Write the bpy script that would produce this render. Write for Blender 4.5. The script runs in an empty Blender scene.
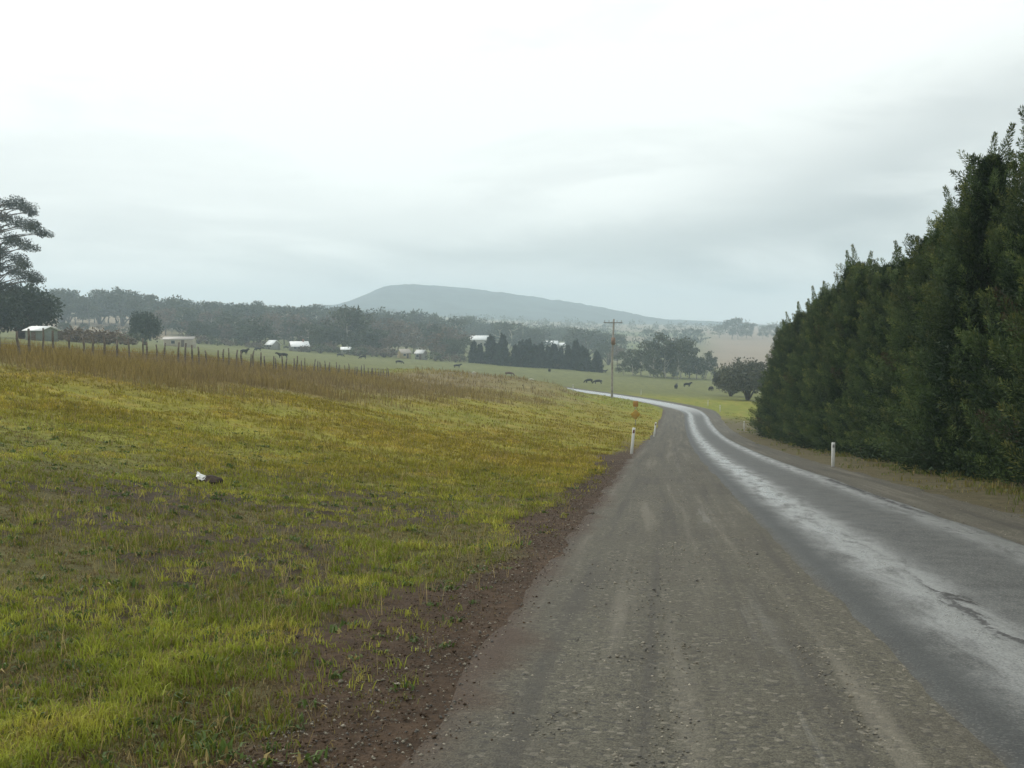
import bpy, bmesh, math, random
import numpy as np
from mathutils import Vector

random.seed(7)
RNG = np.random.default_rng(7)
C = bpy.context.scene.collection
SC = bpy.context.scene

# ------------------------------------------------------------------ camera
F = 1098.0                      # focal length in pixels of a 1024 wide frame
TH = math.radians(3.075)        # pitch below the horizontal
CAMZ = 1.45
cam_d = bpy.data.cameras.new('camera')
cam_d.sensor_width = 36.0
cam_d.lens = 36.0 * F / 1024.0
cam_d.clip_start = 0.1
cam_d.clip_end = 40000
cam = bpy.data.objects.new('camera', cam_d)
C.objects.link(cam)
cam.location = (0, 0, CAMZ)
cam.rotation_euler = (math.radians(90) - TH, 0, 0)
SC.camera = cam

# ------------------------------------------------------------------ render, exposure
SC.view_settings.view_transform = 'Standard'
SC.view_settings.look = 'None'
SC.view_settings.exposure = 0.48
SC.view_settings.gamma = 1.0
SC.cycles.use_denoising = True
SC.cycles.max_bounces = 6
SC.cycles.diffuse_bounces = 3
SC.cycles.glossy_bounces = 2
SC.cycles.transmission_bounces = 3
SC.cycles.volume_bounces = 2
SC.cycles.transparent_max_bounces = 8


class NT:
    """small node-tree writer"""
    def __init__(self, tree):
        self.t = tree
        self.t.nodes.clear()

    def n(self, typ, **kw):
        nd = self.t.nodes.new(typ)
        for k, v in kw.items():
            setattr(nd, k, v)
        return nd

    def put(self, sock, v):
        if isinstance(v, bpy.types.NodeSocket):
            self.t.links.new(v, sock)
        elif v is not None:
            if isinstance(v, (tuple, list)) and len(v) == 3 and sock.type == 'RGBA':
                v = (*v, 1.0)
            sock.default_value = v

    def math(self, op, a, b=None, c=None, clamp=False):
        nd = self.n('ShaderNodeMath', operation=op)
        nd.use_clamp = clamp
        for i, v in enumerate((a, b, c)):
            if v is not None:
                self.put(nd.inputs[i], v)
        return nd.outputs[0]

    def vmath(self, op, a, b=None):
        nd = self.n('ShaderNodeVectorMath', operation=op)
        self.put(nd.inputs[0], a)
        if b is not None:
            self.put(nd.inputs[1], b)
        return nd.outputs['Value'] if op in ('DOT_PRODUCT', 'LENGTH') else nd.outputs[0]

    def mix(self, f, a, b, blend='MIX'):
        nd = self.n('ShaderNodeMix', data_type='RGBA', blend_type=blend)
        self.put(nd.inputs[0], f)
        self.put(nd.inputs[6], a)
        self.put(nd.inputs[7], b)
        return nd.outputs[2]

    def noise(self, vec, scale, detail=4.0, rough=0.55, dist=0.0):
        nd = self.n('ShaderNodeTexNoise')
        if vec is not None:
            self.put(nd.inputs['Vector'], vec)
        nd.inputs['Scale'].default_value = scale
        nd.inputs['Detail'].default_value = detail
        nd.inputs['Roughness'].default_value = rough
        nd.inputs['Distortion'].default_value = dist
        return nd.outputs['Fac']

    def ramp(self, v, lo, hi, a=0.0, b=1.0):
        nd = self.n('ShaderNodeMapRange')
        nd.interpolation_type = 'SMOOTHSTEP'
        self.put(nd.inputs[0], v)
        for i, x in enumerate((lo, hi, a, b)):
            nd.inputs[i + 1].default_value = x
        return nd.outputs[0]

    def gauss(self, v, c, w):
        d = self.math('DIVIDE', self.math('SUBTRACT', v, c), w)
        return self.math('EXPONENT', self.math('MULTIPLY', self.math('MULTIPLY', d, d), -1.0))


# ------------------------------------------------------------------ sky: overcast, with a Nishita sky behind thin cloud
SUN_EL, SUN_AZ = math.radians(38), math.radians(-60)
W = bpy.data.worlds.new('World')
SC.world = W
W.use_nodes = True
w = NT(W.node_tree)
sky = w.n('ShaderNodeTexSky', sky_type='NISHITA')
sky.sun_disc = False
sky.sun_elevation = SUN_EL
sky.sun_rotation = SUN_AZ
dirv = w.n('ShaderNodeTexCoord').outputs['Generated']
sep = w.n('ShaderNodeSeparateXYZ')
w.put(sep.inputs[0], dirv)
el = sep.outputs[2]
# cloud layer seen in perspective: direction divided by its height
hgt = w.math('ADD', w.math('MAXIMUM', el, 0.0), 0.16)
comb = w.n('ShaderNodeCombineXYZ')
w.put(comb.inputs[0], w.math('DIVIDE', sep.outputs[0], hgt))
w.put(comb.inputs[1], w.math('DIVIDE', sep.outputs[1], hgt))
cl1 = w.noise(comb.outputs[0], 0.85, 5.0, 0.5, 0.4)
mapn = w.n('ShaderNodeMapping')
mapn.inputs['Scale'].default_value = (1.6, 1.6, 6.5)
mapn.inputs['Rotation'].default_value = (0, math.radians(14), 0)
w.put(mapn.inputs[0], dirv)
cl2 = w.noise(mapn.outputs[0], 2.4, 7.0, 0.55, 0.6)


def dirpix(x, y):
    v = Vector(((x - 512) / F, 1.0, 0.0)) + Vector((0, math.sin(TH), math.cos(TH))) * ((384 - y) / F)
    v.z -= math.tan(TH)
    return v.normalized()


def bank(x, y, kx, kz, tilt=0.0):
    """a soft bank of thicker cloud round one direction"""
    d = dirpix(x, y)
    az = w.math('ARCTAN2', sep.outputs[0], sep.outputs[1])
    da = w.math('SUBTRACT', az, math.atan2(d.x, d.y))
    de = w.math('SUBTRACT', w.math('SUBTRACT', el, d.z), w.math('MULTIPLY', da, tilt))
    wob = w.math('MULTIPLY', w.math('SUBTRACT', cl2, 0.5), 0.16)
    a = w.math('DIVIDE', da, kx)
    b = w.math('DIVIDE', w.math('ADD', de, wob), kz)
    r = w.math('ADD', w.math('MULTIPLY', a, a), w.math('MULTIPLY', b, b))
    return w.math('EXPONENT', w.math('MULTIPLY', r, -1.0))


grey = w.math('MULTIPLY', bank(900, 165, 0.24, 0.050, 0.30), 0.66)
grey = w.math('ADD', grey, w.math('MULTIPLY', bank(640, 262, 0.24, 0.040, 0.05), 0.42))
grey = w.math('ADD', grey, w.math('MULTIPLY', bank(120, 215, 0.22, 0.040, 0.0), 0.16))
grey = w.math('ADD', grey, w.math('MULTIPLY', bank(440, 240, 0.13, 0.028, 0.0), 0.22))
grey = w.math('ADD', grey, w.math('MULTIPLY', w.ramp(cl2, 0.40, 0.66), 0.25))
grey = w.math('ADD', grey, w.math('MULTIPLY', w.ramp(cl1, 0.42, 0.68), 0.14))
grey = w.math('SUBTRACT', grey, w.math('MULTIPLY', bank(250, 40, 0.5, 0.12, 0.0), 0.22))
grey = w.math('SUBTRACT', grey, w.math('MULTIPLY', bank(220, 270, 0.18, 0.030, 0.0), 0.30))
grey = w.math('SUBTRACT', grey, w.math('MULTIPLY', bank(620, 195, 0.16, 0.022, 0.1), 0.20), clamp=True)
cloudcol = w.mix(grey, (8.4, 8.65, 8.3), (3.8, 4.1, 4.1))
skycol = w.mix(0.93, sky.outputs[0], cloudcol)
bg = w.n('ShaderNodeBackground')
w.put(bg.inputs[0], skycol)
bg.inputs[1].default_value = 0.10
wo = w.n('ShaderNodeOutputWorld')
W.node_tree.links.new(bg.outputs[0], wo.inputs[0])

sun_d = bpy.data.lights.new('sun', 'SUN')
sun_d.energy = 1.5
sun_d.angle = math.radians(30)
sun_d.color = (1.0, 0.96, 0.9)
sun = bpy.data.objects.new('sun', sun_d)
C.objects.link(sun)
sun.rotation_euler = (math.radians(90) - SUN_EL, 0, math.radians(180) - SUN_AZ)

# ------------------------------------------------------------------ object helpers


def np_mesh(name, v, faces, col=None, uv=None, smooth=False):
    """mesh from arrays; faces: list of (M,k) index arrays"""
    me = bpy.data.meshes.new(name)
    v = np.asarray(v, np.float32)
    if not isinstance(faces, list):
        faces = [faces]
    faces = [np.asarray(f, np.int32) for f in faces if len(f)]
    idx = np.concatenate([f.ravel() for f in faces])
    tot = np.concatenate([np.full(len(f), f.shape[1], np.int32) for f in faces])
    st = np.concatenate([[0], np.cumsum(tot)[:-1]]).astype(np.int32)
    me.vertices.add(len(v))
    me.vertices.foreach_set('co', v.ravel())
    me.loops.add(len(idx))
    me.loops.foreach_set('vertex_index', idx)
    me.polygons.add(len(tot))
    me.polygons.foreach_set('loop_start', st)
    if smooth:
        me.polygons.foreach_set('use_smooth', np.ones(len(tot), bool))
    if col is not None:
        a = me.attributes.new('Col', 'FLOAT_COLOR', 'POINT')
        c4 = np.ones((len(v), 4), np.float32)
        c4[:, :3] = col
        a.data.foreach_set('color', c4.ravel())
    if uv is not None:
        l = me.uv_layers.new(name='UVMap')
        l.data.foreach_set('uv', np.asarray(uv, np.float32)[idx].ravel())
    me.update()
    me.validate()
    return me


def link(name, me, mats=None, parent=None, loc=None):
    o = bpy.data.objects.new(name, me)
    C.objects.link(o)
    if me is not None and mats is not None and len(me.materials) == 0:
        for m in (mats if isinstance(mats, (list, tuple)) else [mats]):
            me.materials.append(m)
    if parent is not None:
        o.parent = parent
    if loc is not None:
        o.location = loc
    return o


def tag(o, label=None, cat=None, group=None, kind=None):
    if label:
        o['label'] = label
    if cat:
        o['category'] = cat
    if group:
        o['group'] = group
    if kind:
        o['kind'] = kind
    return o


def thing(name, label, cat, loc, rz=0.0, group=None):
    o = bpy.data.objects.new(name, None)
    C.objects.link(o)
    o.empty_display_size = 0.2
    o.location = loc
    o.rotation_euler = (0, 0, rz)
    return tag(o, label, cat, group)


def dup(root, loc, rz=0.0, scale=None, label=None, group=None):
    r = root.copy()
    C.objects.link(r)
    r.location = loc
    r.rotation_euler = (0, 0, rz)
    if scale is not None:
        r.scale = scale
    if label:
        r['label'] = label
    if group:
        r['group'] = group
    for ch in list(root.children):
        c = ch.copy()
        C.objects.link(c)
        c.parent = r
        for g in list(ch.children):
            d = g.copy()
            C.objects.link(d)
            d.parent = c
    return r


def mat_plain(name, col, rough=0.7, spec=0.3, var=0.15, scale=6.0, bump=0.0, metal=0.0):
    m = bpy.data.materials.new(name)
    m.use_nodes = True
    t = NT(m.node_tree)
    p = t.n('ShaderNodeBsdfPrincipled')
    co = t.n('ShaderNodeTexCoord').outputs['Object']
    nz = t.noise(co, scale, 5.0, 0.6)
    dark = tuple(c * (1 - var) for c in col)
    lite = tuple(min(1, c * (1 + var)) for c in col)
    t.put(p.inputs['Base Color'], t.mix(t.ramp(nz, 0.3, 0.7), dark, lite))
    p.inputs['Roughness'].default_value = rough
    p.inputs['Metallic'].default_value = metal
    p.inputs['Specular IOR Level'].default_value = spec
    if bump:
        b = t.n('ShaderNodeBump')
        b.inputs['Strength'].default_value = bump
        b.inputs['Distance'].default_value = 0.02
        t.put(b.inputs['Height'], t.noise(co, scale * 4, 4.0))
        t.put(p.inputs['Normal'], b.outputs[0])
    o = t.n('ShaderNodeOutputMaterial')
    m.node_tree.links.new(p.outputs[0], o.inputs[0])
    return m


def mat_leaf(name, trans=0.25, rough=0.6, spec=0.25):
    """leaf and blade surface: colour of each leaf from its own attribute"""
    m = bpy.data.materials.new(name)
    m.use_nodes = True
    t = NT(m.node_tree)
    at = t.n('ShaderNodeAttribute')
    at.attribute_name = 'Col'
    p = t.n('ShaderNodeBsdfPrincipled')
    t.put(p.inputs['Base Color'], at.outputs['Color'])
    p.inputs['Roughness'].default_value = rough
    p.inputs['Specular IOR Level'].default_value = spec
    tr = t.n('ShaderNodeBsdfTranslucent')
    t.put(tr.inputs[0], at.outputs['Color'])
    mx = t.n('ShaderNodeMixShader')
    mx.inputs[0].default_value = trans
    m.node_tree.links.new(p.outputs[0], mx.inputs[1])
    m.node_tree.links.new(tr.outputs[0], mx.inputs[2])
    o = t.n('ShaderNodeOutputMaterial')
    m.node_tree.links.new(mx.outputs[0], o.inputs[0])
    return m


# ------------------------------------------------------------------ noise in numpy
def _hash(ix, iy, seed):
    n = (ix.astype(np.int64) * 374761393 + iy.astype(np.int64) * 668265263 + seed * 1442695041) & 0x7fffffff
    n = ((n ^ (n >> 13)) * 1274126177) & 0x7fffffff
    n = n ^ (n >> 16)
    return (n & 0xffffff) / float(0xffffff)


def vnoise(x, y, seed=0):
    x = np.asarray(x, float)
    y = np.asarray(y, float)
    ix, iy = np.floor(x), np.floor(y)
    fx, fy = x - ix, y - iy
    fx = fx * fx * (3 - 2 * fx)
    fy = fy * fy * (3 - 2 * fy)
    a, b = _hash(ix, iy, seed), _hash(ix + 1, iy, seed)
    c, d = _hash(ix, iy + 1, seed), _hash(ix + 1, iy + 1, seed)
    return (a * (1 - fx) + b * fx) * (1 - fy) + (c * (1 - fx) + d * fx) * fy


def fbm(x, y, scale, oct=4, seed=0, gain=0.5):
    s = np.zeros_like(np.asarray(x, float))
    a, tot, f = 1.0, 0.0, 1.0 / scale
    for i in range(oct):
        s = s + a * vnoise(np.asarray(x) * f + 17.3 * i, np.asarray(y) * f - 9.1 * i, seed + i)
        tot += a
        a *= gain
        f *= 2.03
    return s / tot


def sstep(x, a, b):
    t = np.clip((np.asarray(x, float) - a) / (b - a), 0, 1)
    return t * t * (3 - 2 * t)


# ------------------------------------------------------------------ terrain heights
A_ROAD = (658 - 512) / F
RL = math.hypot(1, A_ROAD)
RS = np.array([A_ROAD / RL, 1 / RL])        # along the road
RT = np.array([1 / RL, -A_ROAD / RL])       # to its right


def st(x, y):
    return x * RS[0] + y * RS[1], x * RT[0] + y * RT[1]


def xy(s, t):
    return s * RS[0] + t * RT[0], s * RS[1] + t * RT[1]


COLS = np.array([-900, -400, 0, 200, 400, 560, 620, 660, 700, 760, 850, 1024, 1400, 1900], float)
TAB = [  # distance, picture row of the ground along each column
    (20,   [385, 403, 432, 460, 490, 496, 497, 497, 498, 498, 500, 503, 505, 506]),
    (44,   [325, 331, 352, 379, 424, 447, 453, 454, 455, 457, 459, 461, 463, 464]),
    (80,   [323, 327, 340, 357, 390, 420, 432, 435, 437, 440, 442, 443, 444, 445]),
    (110,  [326, 329, 339, 353, 380, 402, 416, 423, 425, 430, 432, 433, 434, 435]),
    (150,  [328, 331, 338, 351.5, 374, 388, 400, 408, 411, 417, 420, 420, 420, 420]),
    (200,  [331, 332, 337, 350.5, 373, 391, 396, 397, 399, 402, 404, 404, 404, 404]),
    (300,  [332, 333, 335, 349, 366, 380, 384, 386, 388, 389, 390, 390, 390, 390]),
    (400,  [330, 331, 332, 346, 360, 371, 375, 378, 380, 381, 381, 381, 381, 381]),
    (600,  [321, 321, 322, 334, 349, 360, 364, 367, 368, 368, 368, 368, 368, 368]),
    (800,  [312, 312, 313, 322, 338, 348, 352, 355, 356, 356, 356, 356, 356, 356]),
    (1100, [309, 309, 310, 315, 328, 337, 340, 342, 342, 340, 340, 340, 340, 340]),
    (1600, [306, 306, 306, 308, 318, 327, 329, 329, 329, 329, 329, 329, 329, 329]),
    (2600, [305, 305, 304, 305, 311, 320, 322, 323, 324, 326, 326, 326, 326, 326]),
    (7000, [305, 305, 304, 305, 309, 317, 320, 321, 322, 324, 324, 324, 324, 324]),
]


def zpix(yp, d):
    e = (384 - yp) / F
    dy = math.cos(TH) + e * math.sin(TH)
    dz = -math.sin(TH) + e * math.cos(TH)
    return CAMZ + dz / dy * d


_rows = np.log(np.array([r[0] for r in TAB], float))
_zt = np.array([[zpix(yv, r[0]) for yv in r[1]] for r in TAB])
_GA = np.linspace((-900 - 512) / F, (1900 - 512) / F, 260)
_GL = np.linspace(math.log(20), math.log(7000), 420)
_tmp = np.array([np.interp(_GA, (COLS - 512) / F, row) for row in _zt])
# straight in distance between rows, so slopes stay even
_GZ = np.array([np.interp(np.exp(_GL), np.exp(_rows), _tmp[:, j]) for j in range(len(_GA))]).T


def _blur(a, k, axis):
    ker = np.exp(-0.5 * (np.arange(-3 * k, 3 * k + 1) / k) ** 2)
    ker /= ker.sum()
    pad = [(0, 0), (0, 0)]
    pad[axis] = (3 * k, 3 * k)
    b = np.pad(a, pad, mode='edge')
    return np.apply_along_axis(lambda m: np.convolve(m, ker, mode='valid'), axis, b)


_GZ = _blur(_blur(_GZ, 7, 0), 5, 1)


def H(x, y):
    """height of the smooth ground"""
    x = np.asarray(x, float)
    y = np.asarray(y, float)
    s, t = st(x, y)
    sp = np.clip(s, -60, 60)
    lt = np.maximum(0.0, -t - 3.2)
    near = -0.085 * sp + 0.13 * lt * lt / (lt + 3.0) - 0.02 * np.clip(t - 5, 0, 20)
    d = np.maximum(y, 20.001)
    a = np.clip(x / d, _GA[0], _GA[-1])
    u = (np.log(np.clip(d, 20, 6990)) - _GL[0]) / (_GL[1] - _GL[0])
    v = (a - _GA[0]) / (_GA[1] - _GA[0])
    i = np.clip(u.astype(int), 0, len(_GL) - 2)
    j = np.clip(v.astype(int), 0, len(_GA) - 2)
    fu, fv = np.clip(u - i, 0, 1), np.clip(v - j, 0, 1)
    far = ((_GZ[i, j] * (1 - fv) + _GZ[i, j + 1] * fv) * (1 - fu)
           + (_GZ[i + 1, j] * (1 - fv) + _GZ[i + 1, j + 1] * fv) * fu)
    k = sstep(y, 16, 42)
    # low brow of grass left of the bend
    ac = 512 + F * a
    far = far + 1.05 * np.exp(-((y - 158) / 20.0) ** 2) * sstep(ac, 330, 440) * (1 - sstep(ac, 545, 590))
    return near * (1 - k) + far * k


def h(x, y):
    return float(H(np.array([x]), np.array([y]))[0])


def onground(px, py, dmin=5, dmax=5000):
    """first point where the line of sight through a pixel meets the ground"""
    e = (384 - py) / F
    dy = math.cos(TH) + e * math.sin(TH)
    dz = -math.sin(TH) + e * math.cos(TH)
    d = np.exp(np.linspace(math.log(dmin), math.log(dmax), 6000))
    X, Z = (px - 512) / F / dy * d, CAMZ + dz / dy * d
    below = np.nonzero(Z < H(X, d))[0]
    i = below[0] if len(below) else len(d) - 1
    return float(X[i]), float(d[i]), h(X[i], d[i])


def at(px, d):
    """ground point at distance d under picture column px"""
    x = (px - 512) / F * d
    return x, d, h(x, d)


# ------------------------------------------------------------------ the road line
CL = [(-40, 2.86), (-20, 2.86), (0, 2.86), (20, 2.86), (40, 2.95), (60, 3.2), (80, 3.55), (100, 3.9), (120, 4.3), (136, 4.6),
      (149, 3.9), (158, 1.9), (166, -1.0), (176, -5.0), (188, -9.8), (204, -16.5), (230, -29), (270, -50), (330, -85)]


def catmull(P, n):
    P = np.array(P, float)
    out = []
    for i in range(1, len(P) - 2):
        p0, p1, p2, p3 = P[i - 1], P[i], P[i + 1], P[i + 2]
        m = max(2, int(np.linalg.norm(p2 - p1) / n))
        for u in np.linspace(0, 1, m, endpoint=False):
            out.append(0.5 * ((2 * p1) + (-p0 + p2) * u + (2 * p0 - 5 * p1 + 4 * p2 - p3) * u * u + (-p0 + 3 * p1 - 3 * p2 + p3) * u ** 3))
    return np.array(out)


_cl = catmull(CL, 0.25)
_clx, _cly = xy(_cl[:, 0], _cl[:, 1])
LINE = np.stack([_clx, _cly], 1)
_tan = np.gradient(LINE, axis=0)
_tan /= np.linalg.norm(_tan, axis=1)[:, None]
NOR = np.stack([_tan[:, 1], -_tan[:, 0]], 1)      # to the right
ARC = np.concatenate([[0], np.cumsum(np.linalg.norm(np.diff(LINE, axis=0), axis=1))]) - 20.0


def road_w(x, y):
    """signed distance from the road's middle (right positive), 99 where far"""
    x = np.asarray(x, float).ravel()
    y = np.asarray(y, float).ravel()
    out = np.full(x.shape, 99.0)
    s, t = st(x, y)
    idx = np.nonzero((s > -30) & (s < 300) & (np.abs(t) < 75))[0]
    L, N = LINE[::4], NOR[::4]
    for k in range(0, len(idx), 20000):
        q = idx[k:k + 20000]
        dx = x[q][:, None] - L[:, 0][None]
        dy = y[q][:, None] - L[:, 1][None]
        m = np.argmin(dx * dx + dy * dy, axis=1)
        r = np.arange(len(q))
        out[q] = dx[r, m] * N[m, 0] + dy[r, m] * N[m, 1]
    return out


HALF = 1.52            # half width of the seal
GL, GR = -4.08, 3.05   # outer edges of the gravel shoulders


# ------------------------------------------------------------------ what grows where: shared by ground colour and blades
def zones(x, y):
    s, t = st(x, y)
    n1 = fbm(x, y, 2.6, 4, 11)
    n2 = fbm(x, y, 0.7, 3, 23)
    n3 = fbm(x, y, 9.0, 3, 37)
    nl = fbm(x, y, 40.0, 3, 41)
    dist = np.hypot(x, y)
    # strip of bare brown earth beside the gravel
    edge = -2.10 + 0.10 * sstep(s, 5, 14) - 1.3 * (n1 - 0.5) - 1.5 * (n3 - 0.5) - 0.35 * (n2 - 0.5) + 0.25 * sstep(s, 4, 12)
    strip = sstep(t, edge - 0.22, edge + 0.25) * (1 - sstep(s, 40, 70)) * (t < 0)
    # trampled muddy patches in the near grass
    reg = (0.35 + 0.65 * sstep(dist, 6, 9)) * (1 - sstep(dist, 17, 27)) * sstep(-t, 1.5, 3.0)
    mud = sstep(n1 * 0.46 + n2 * 0.34 + n3 * 0.20, 0.485, 0.585) * reg
    # brown dry stalks along the fence
    fb = (sstep(-t + 12 * (n3 - 0.5), 11.5, 20.0) * (1 - sstep(-t + 6 * (n3 - 0.5), 30, 34))
          * sstep(s, 30, 42) * (1 - sstep(s, 150, 190)))
    br = sstep(s + 30 * (n3 - 0.5), 85, 125) * (1 - sstep(s, 175, 205)) * sstep(-t + 10 * (n3 - 0.5), 6, 15) * (1 - sstep(-t, 30, 36))
    brown = np.clip(np.maximum(fb, br * 0.8), 0, 1)
    olive = sstep(dist + 18 * (n3 - 0.5), 10, 30) * (1 - 0.55 * sstep(dist, 85, 150)) * (0.72 + 0.56 * sstep(nl, 0.35, 0.65))
    far = sstep(-t, 33, 40) + sstep(s, 190, 230)
    return dict(s=s, t=t, n1=n1, n2=n2, n3=n3, nl=nl, dist=dist, strip=strip, mud=mud, brown=brown,
                olive=olive, far=np.clip(far, 0, 1))


def mixc(a, b, f):
    return a * (1 - f[:, None]) + np.asarray(b) * f[:, None]


GREEN = np.array([0.188, 0.226, 0.022])
OLIVE = np.array([0.245, 0.208, 0.022])
MUD = np.array([0.058, 0.043, 0.027])
EARTH = np.array([0.066, 0.043, 0.027])
BROWN = np.array([0.215, 0.165, 0.082])
PADD = np.array([0.150, 0.158, 0.048])
FARBROWN = np.array([0.25, 0.188, 0.128])


def grass_col(z):
    c = np.tile(GREEN, (len(z['s']), 1))
    c = mixc(c, OLIVE, np.clip(z['olive'] * (0.55 + 0.9 * (z['n1'] - 0.35)), 0, 1))
    c = mixc(c, (0.26, 0.185, 0.05), np.clip((z['n2'] - 0.5) * 1.8, 0, 0.6))
    c = mixc(c, BROWN, z['brown'] * 0.9)
    c = mixc(c, PADD, z['far'])
    return c


def ground_col(x, y):
    z = zones(x, y)
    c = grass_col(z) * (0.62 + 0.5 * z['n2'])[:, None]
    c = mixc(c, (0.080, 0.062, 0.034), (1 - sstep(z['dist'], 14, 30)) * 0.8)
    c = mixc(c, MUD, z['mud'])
    c = mixc(c, EARTH, z['strip'])
    # right verge: trodden earth then thin grass under the trees
    rv = sstep(z['t'], 4.0, 5.0) * (1 - sstep(z['s'], 120, 150)) * (1 - sstep(z['t'], 14, 18))
    c = mixc(c, (0.095, 0.080, 0.050), rv * 0.9)
    # far fields: broad dry and green blocks
    d = z['dist']
    fb = sstep(d, 520, 760) * sstep(fbm(x, y, 260, 3, 71), 0.38, 0.5)
    fb = np.maximum(fb, sstep(d, 440, 520) * (1 - sstep(x / np.maximum(y, 1), -0.32, -0.29)))
    right = sstep(x / np.maximum(y, 1), 0.15, 0.2) * sstep(d, 500, 650)
    c = mixc(c, FARBROWN, np.clip(np.maximum(fb * 0.85, right), 0, 1))
    c = c * (0.85 + 0.3 * z['nl'])[:, None]
    return c


def bumps(x, y, zz):
    cl_ = np.abs(fbm(x, y, 0.22, 3, 131) - 0.5) * 2
    c = (0.055 * (cl_ - 0.25) + 0.05 * (fbm(x, y, 0.10, 3, 141) - 0.5)) * (0.6 + 0.4 * np.maximum(zz['mud'], 0.6 * zz['strip'])) * (1 - sstep(zz['dist'], 22, 34))
    return c + 0.08 * (zz['n2'] - 0.5) + 0.18 * (zz['n1'] - 0.5)


def mat_ground():
    m = bpy.data.materials.new('pasture_ground')
    m.use_nodes = True
    t = NT(m.node_tree)
    at_ = t.n('ShaderNodeAttribute')
    at_.attribute_name = 'Col'
    co = t.n('ShaderNodeTexCoord').outputs['Object']
    f1 = t.noise(co, 9.0, 6.0, 0.65)
    f2 = t.noise(co, 70.0, 3.0, 0.6)
    f3 = t.noise(co, 0.9, 5.0, 0.65)
    k = t.math('ADD', t.ramp(f1, 0.25, 0.75, 0.6, 1.3), t.ramp(f2, 0.3, 0.7, -0.18, 0.18))
    k = t.math('MULTIPLY', k, t.ramp(f3, 0.25, 0.75, 0.78, 1.2))
    cc = t.n('ShaderNodeCombineColor')
    for i in range(3):
        t.put(cc.inputs[i], k)
    col = t.mix(1.0, at_.outputs['Color'], cc.outputs[0], 'MULTIPLY')
    p = t.n('ShaderNodeBsdfPrincipled')
    t.put(p.inputs['Base Color'], col)
    p.inputs['Roughness'].default_value = 0.85
    p.inputs['Specular IOR Level'].default_value = 0.12
    b = t.n('ShaderNodeBump')
    b.inputs['Strength'].default_value = 0.7
    b.inputs['Distance'].default_value = 0.04
    t.put(b.inputs['Height'], t.math('ADD', f1, t.math('MULTIPLY', f2, 0.4)))
    t.put(p.inputs['Normal'], b.outputs[0])
    o = t.n('ShaderNodeOutputMaterial')
    m.node_tree.links.new(p.outputs[0], o.inputs[0])
    return m


def build_ground():
    fine = np.radians(np.arange(-42, 42.01, 0.2))
    coarse_l = np.radians(np.arange(-180, -42, 3.0))
    coarse_r = np.radians(np.arange(45, 180, 3.0))
    ang = np.concatenate([coarse_l, fine, coarse_r])
    r = [0.6]
    while r[-1] < 4150:
        r.append(r[-1] * (1.0085 if r[-1] < 26 else 1.019) + 0.008)
    r = np.array(r)
    A, R = np.meshgrid(ang, r)
    x, y = (R * np.sin(A)).ravel(), (R * np.cos(A)).ravel()
    z = H(x, y)
    ww = road_w(x, y)
    off = sstep(ww, GL - 0.6, GL - 0.1) * (1 - sstep(ww, GR + 0.1, GR + 0.6))
    zz = zones(x, y)
    rough = bumps(x, y, zz)
    amp = (1 - off) * (1 - sstep(zz['dist'], 60, 160)) * np.where(zz['t'] > 0, 0.4, 1.0)
    amp = amp * (1 - 0.55 * zz['strip'])
    z = z + rough * amp
    z = z + 1.2 * (fbm(x, y, 60, 3, 91) - 0.5) * sstep(zz['dist'], 260, 600)
    bed = sstep(ww, GL + 0.35, GL + 0.7) * (1 - sstep(ww, GR - 0.7, GR - 0.35))
    z = z - (0.14 + 0.002 * zz['dist']) * bed
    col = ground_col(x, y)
    na, nr = len(ang), len(r)
    ii, jj = np.meshgrid(np.arange(nr - 1), np.arange(na), indexing='ij')
    j2 = (jj + 1) % na
    q = np.stack([ii * na + jj, (ii + 1) * na + jj, (ii + 1) * na + j2, ii * na + j2], -1).reshape(-1, 4)
    v = np.stack([x, y, z], 1)
    v = np.concatenate([v, [[0, 0, h(0, 0) - 0.14]]])
    col = np.concatenate([col, [EARTH]])
    j = np.arange(na)
    cap = np.stack([np.full(na, len(v) - 1), j, (j + 1) % na], 1)
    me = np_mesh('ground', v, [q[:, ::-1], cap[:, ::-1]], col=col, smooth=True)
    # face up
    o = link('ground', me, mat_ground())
    tag(o, kind='structure')
    return o


build_ground()


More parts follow.
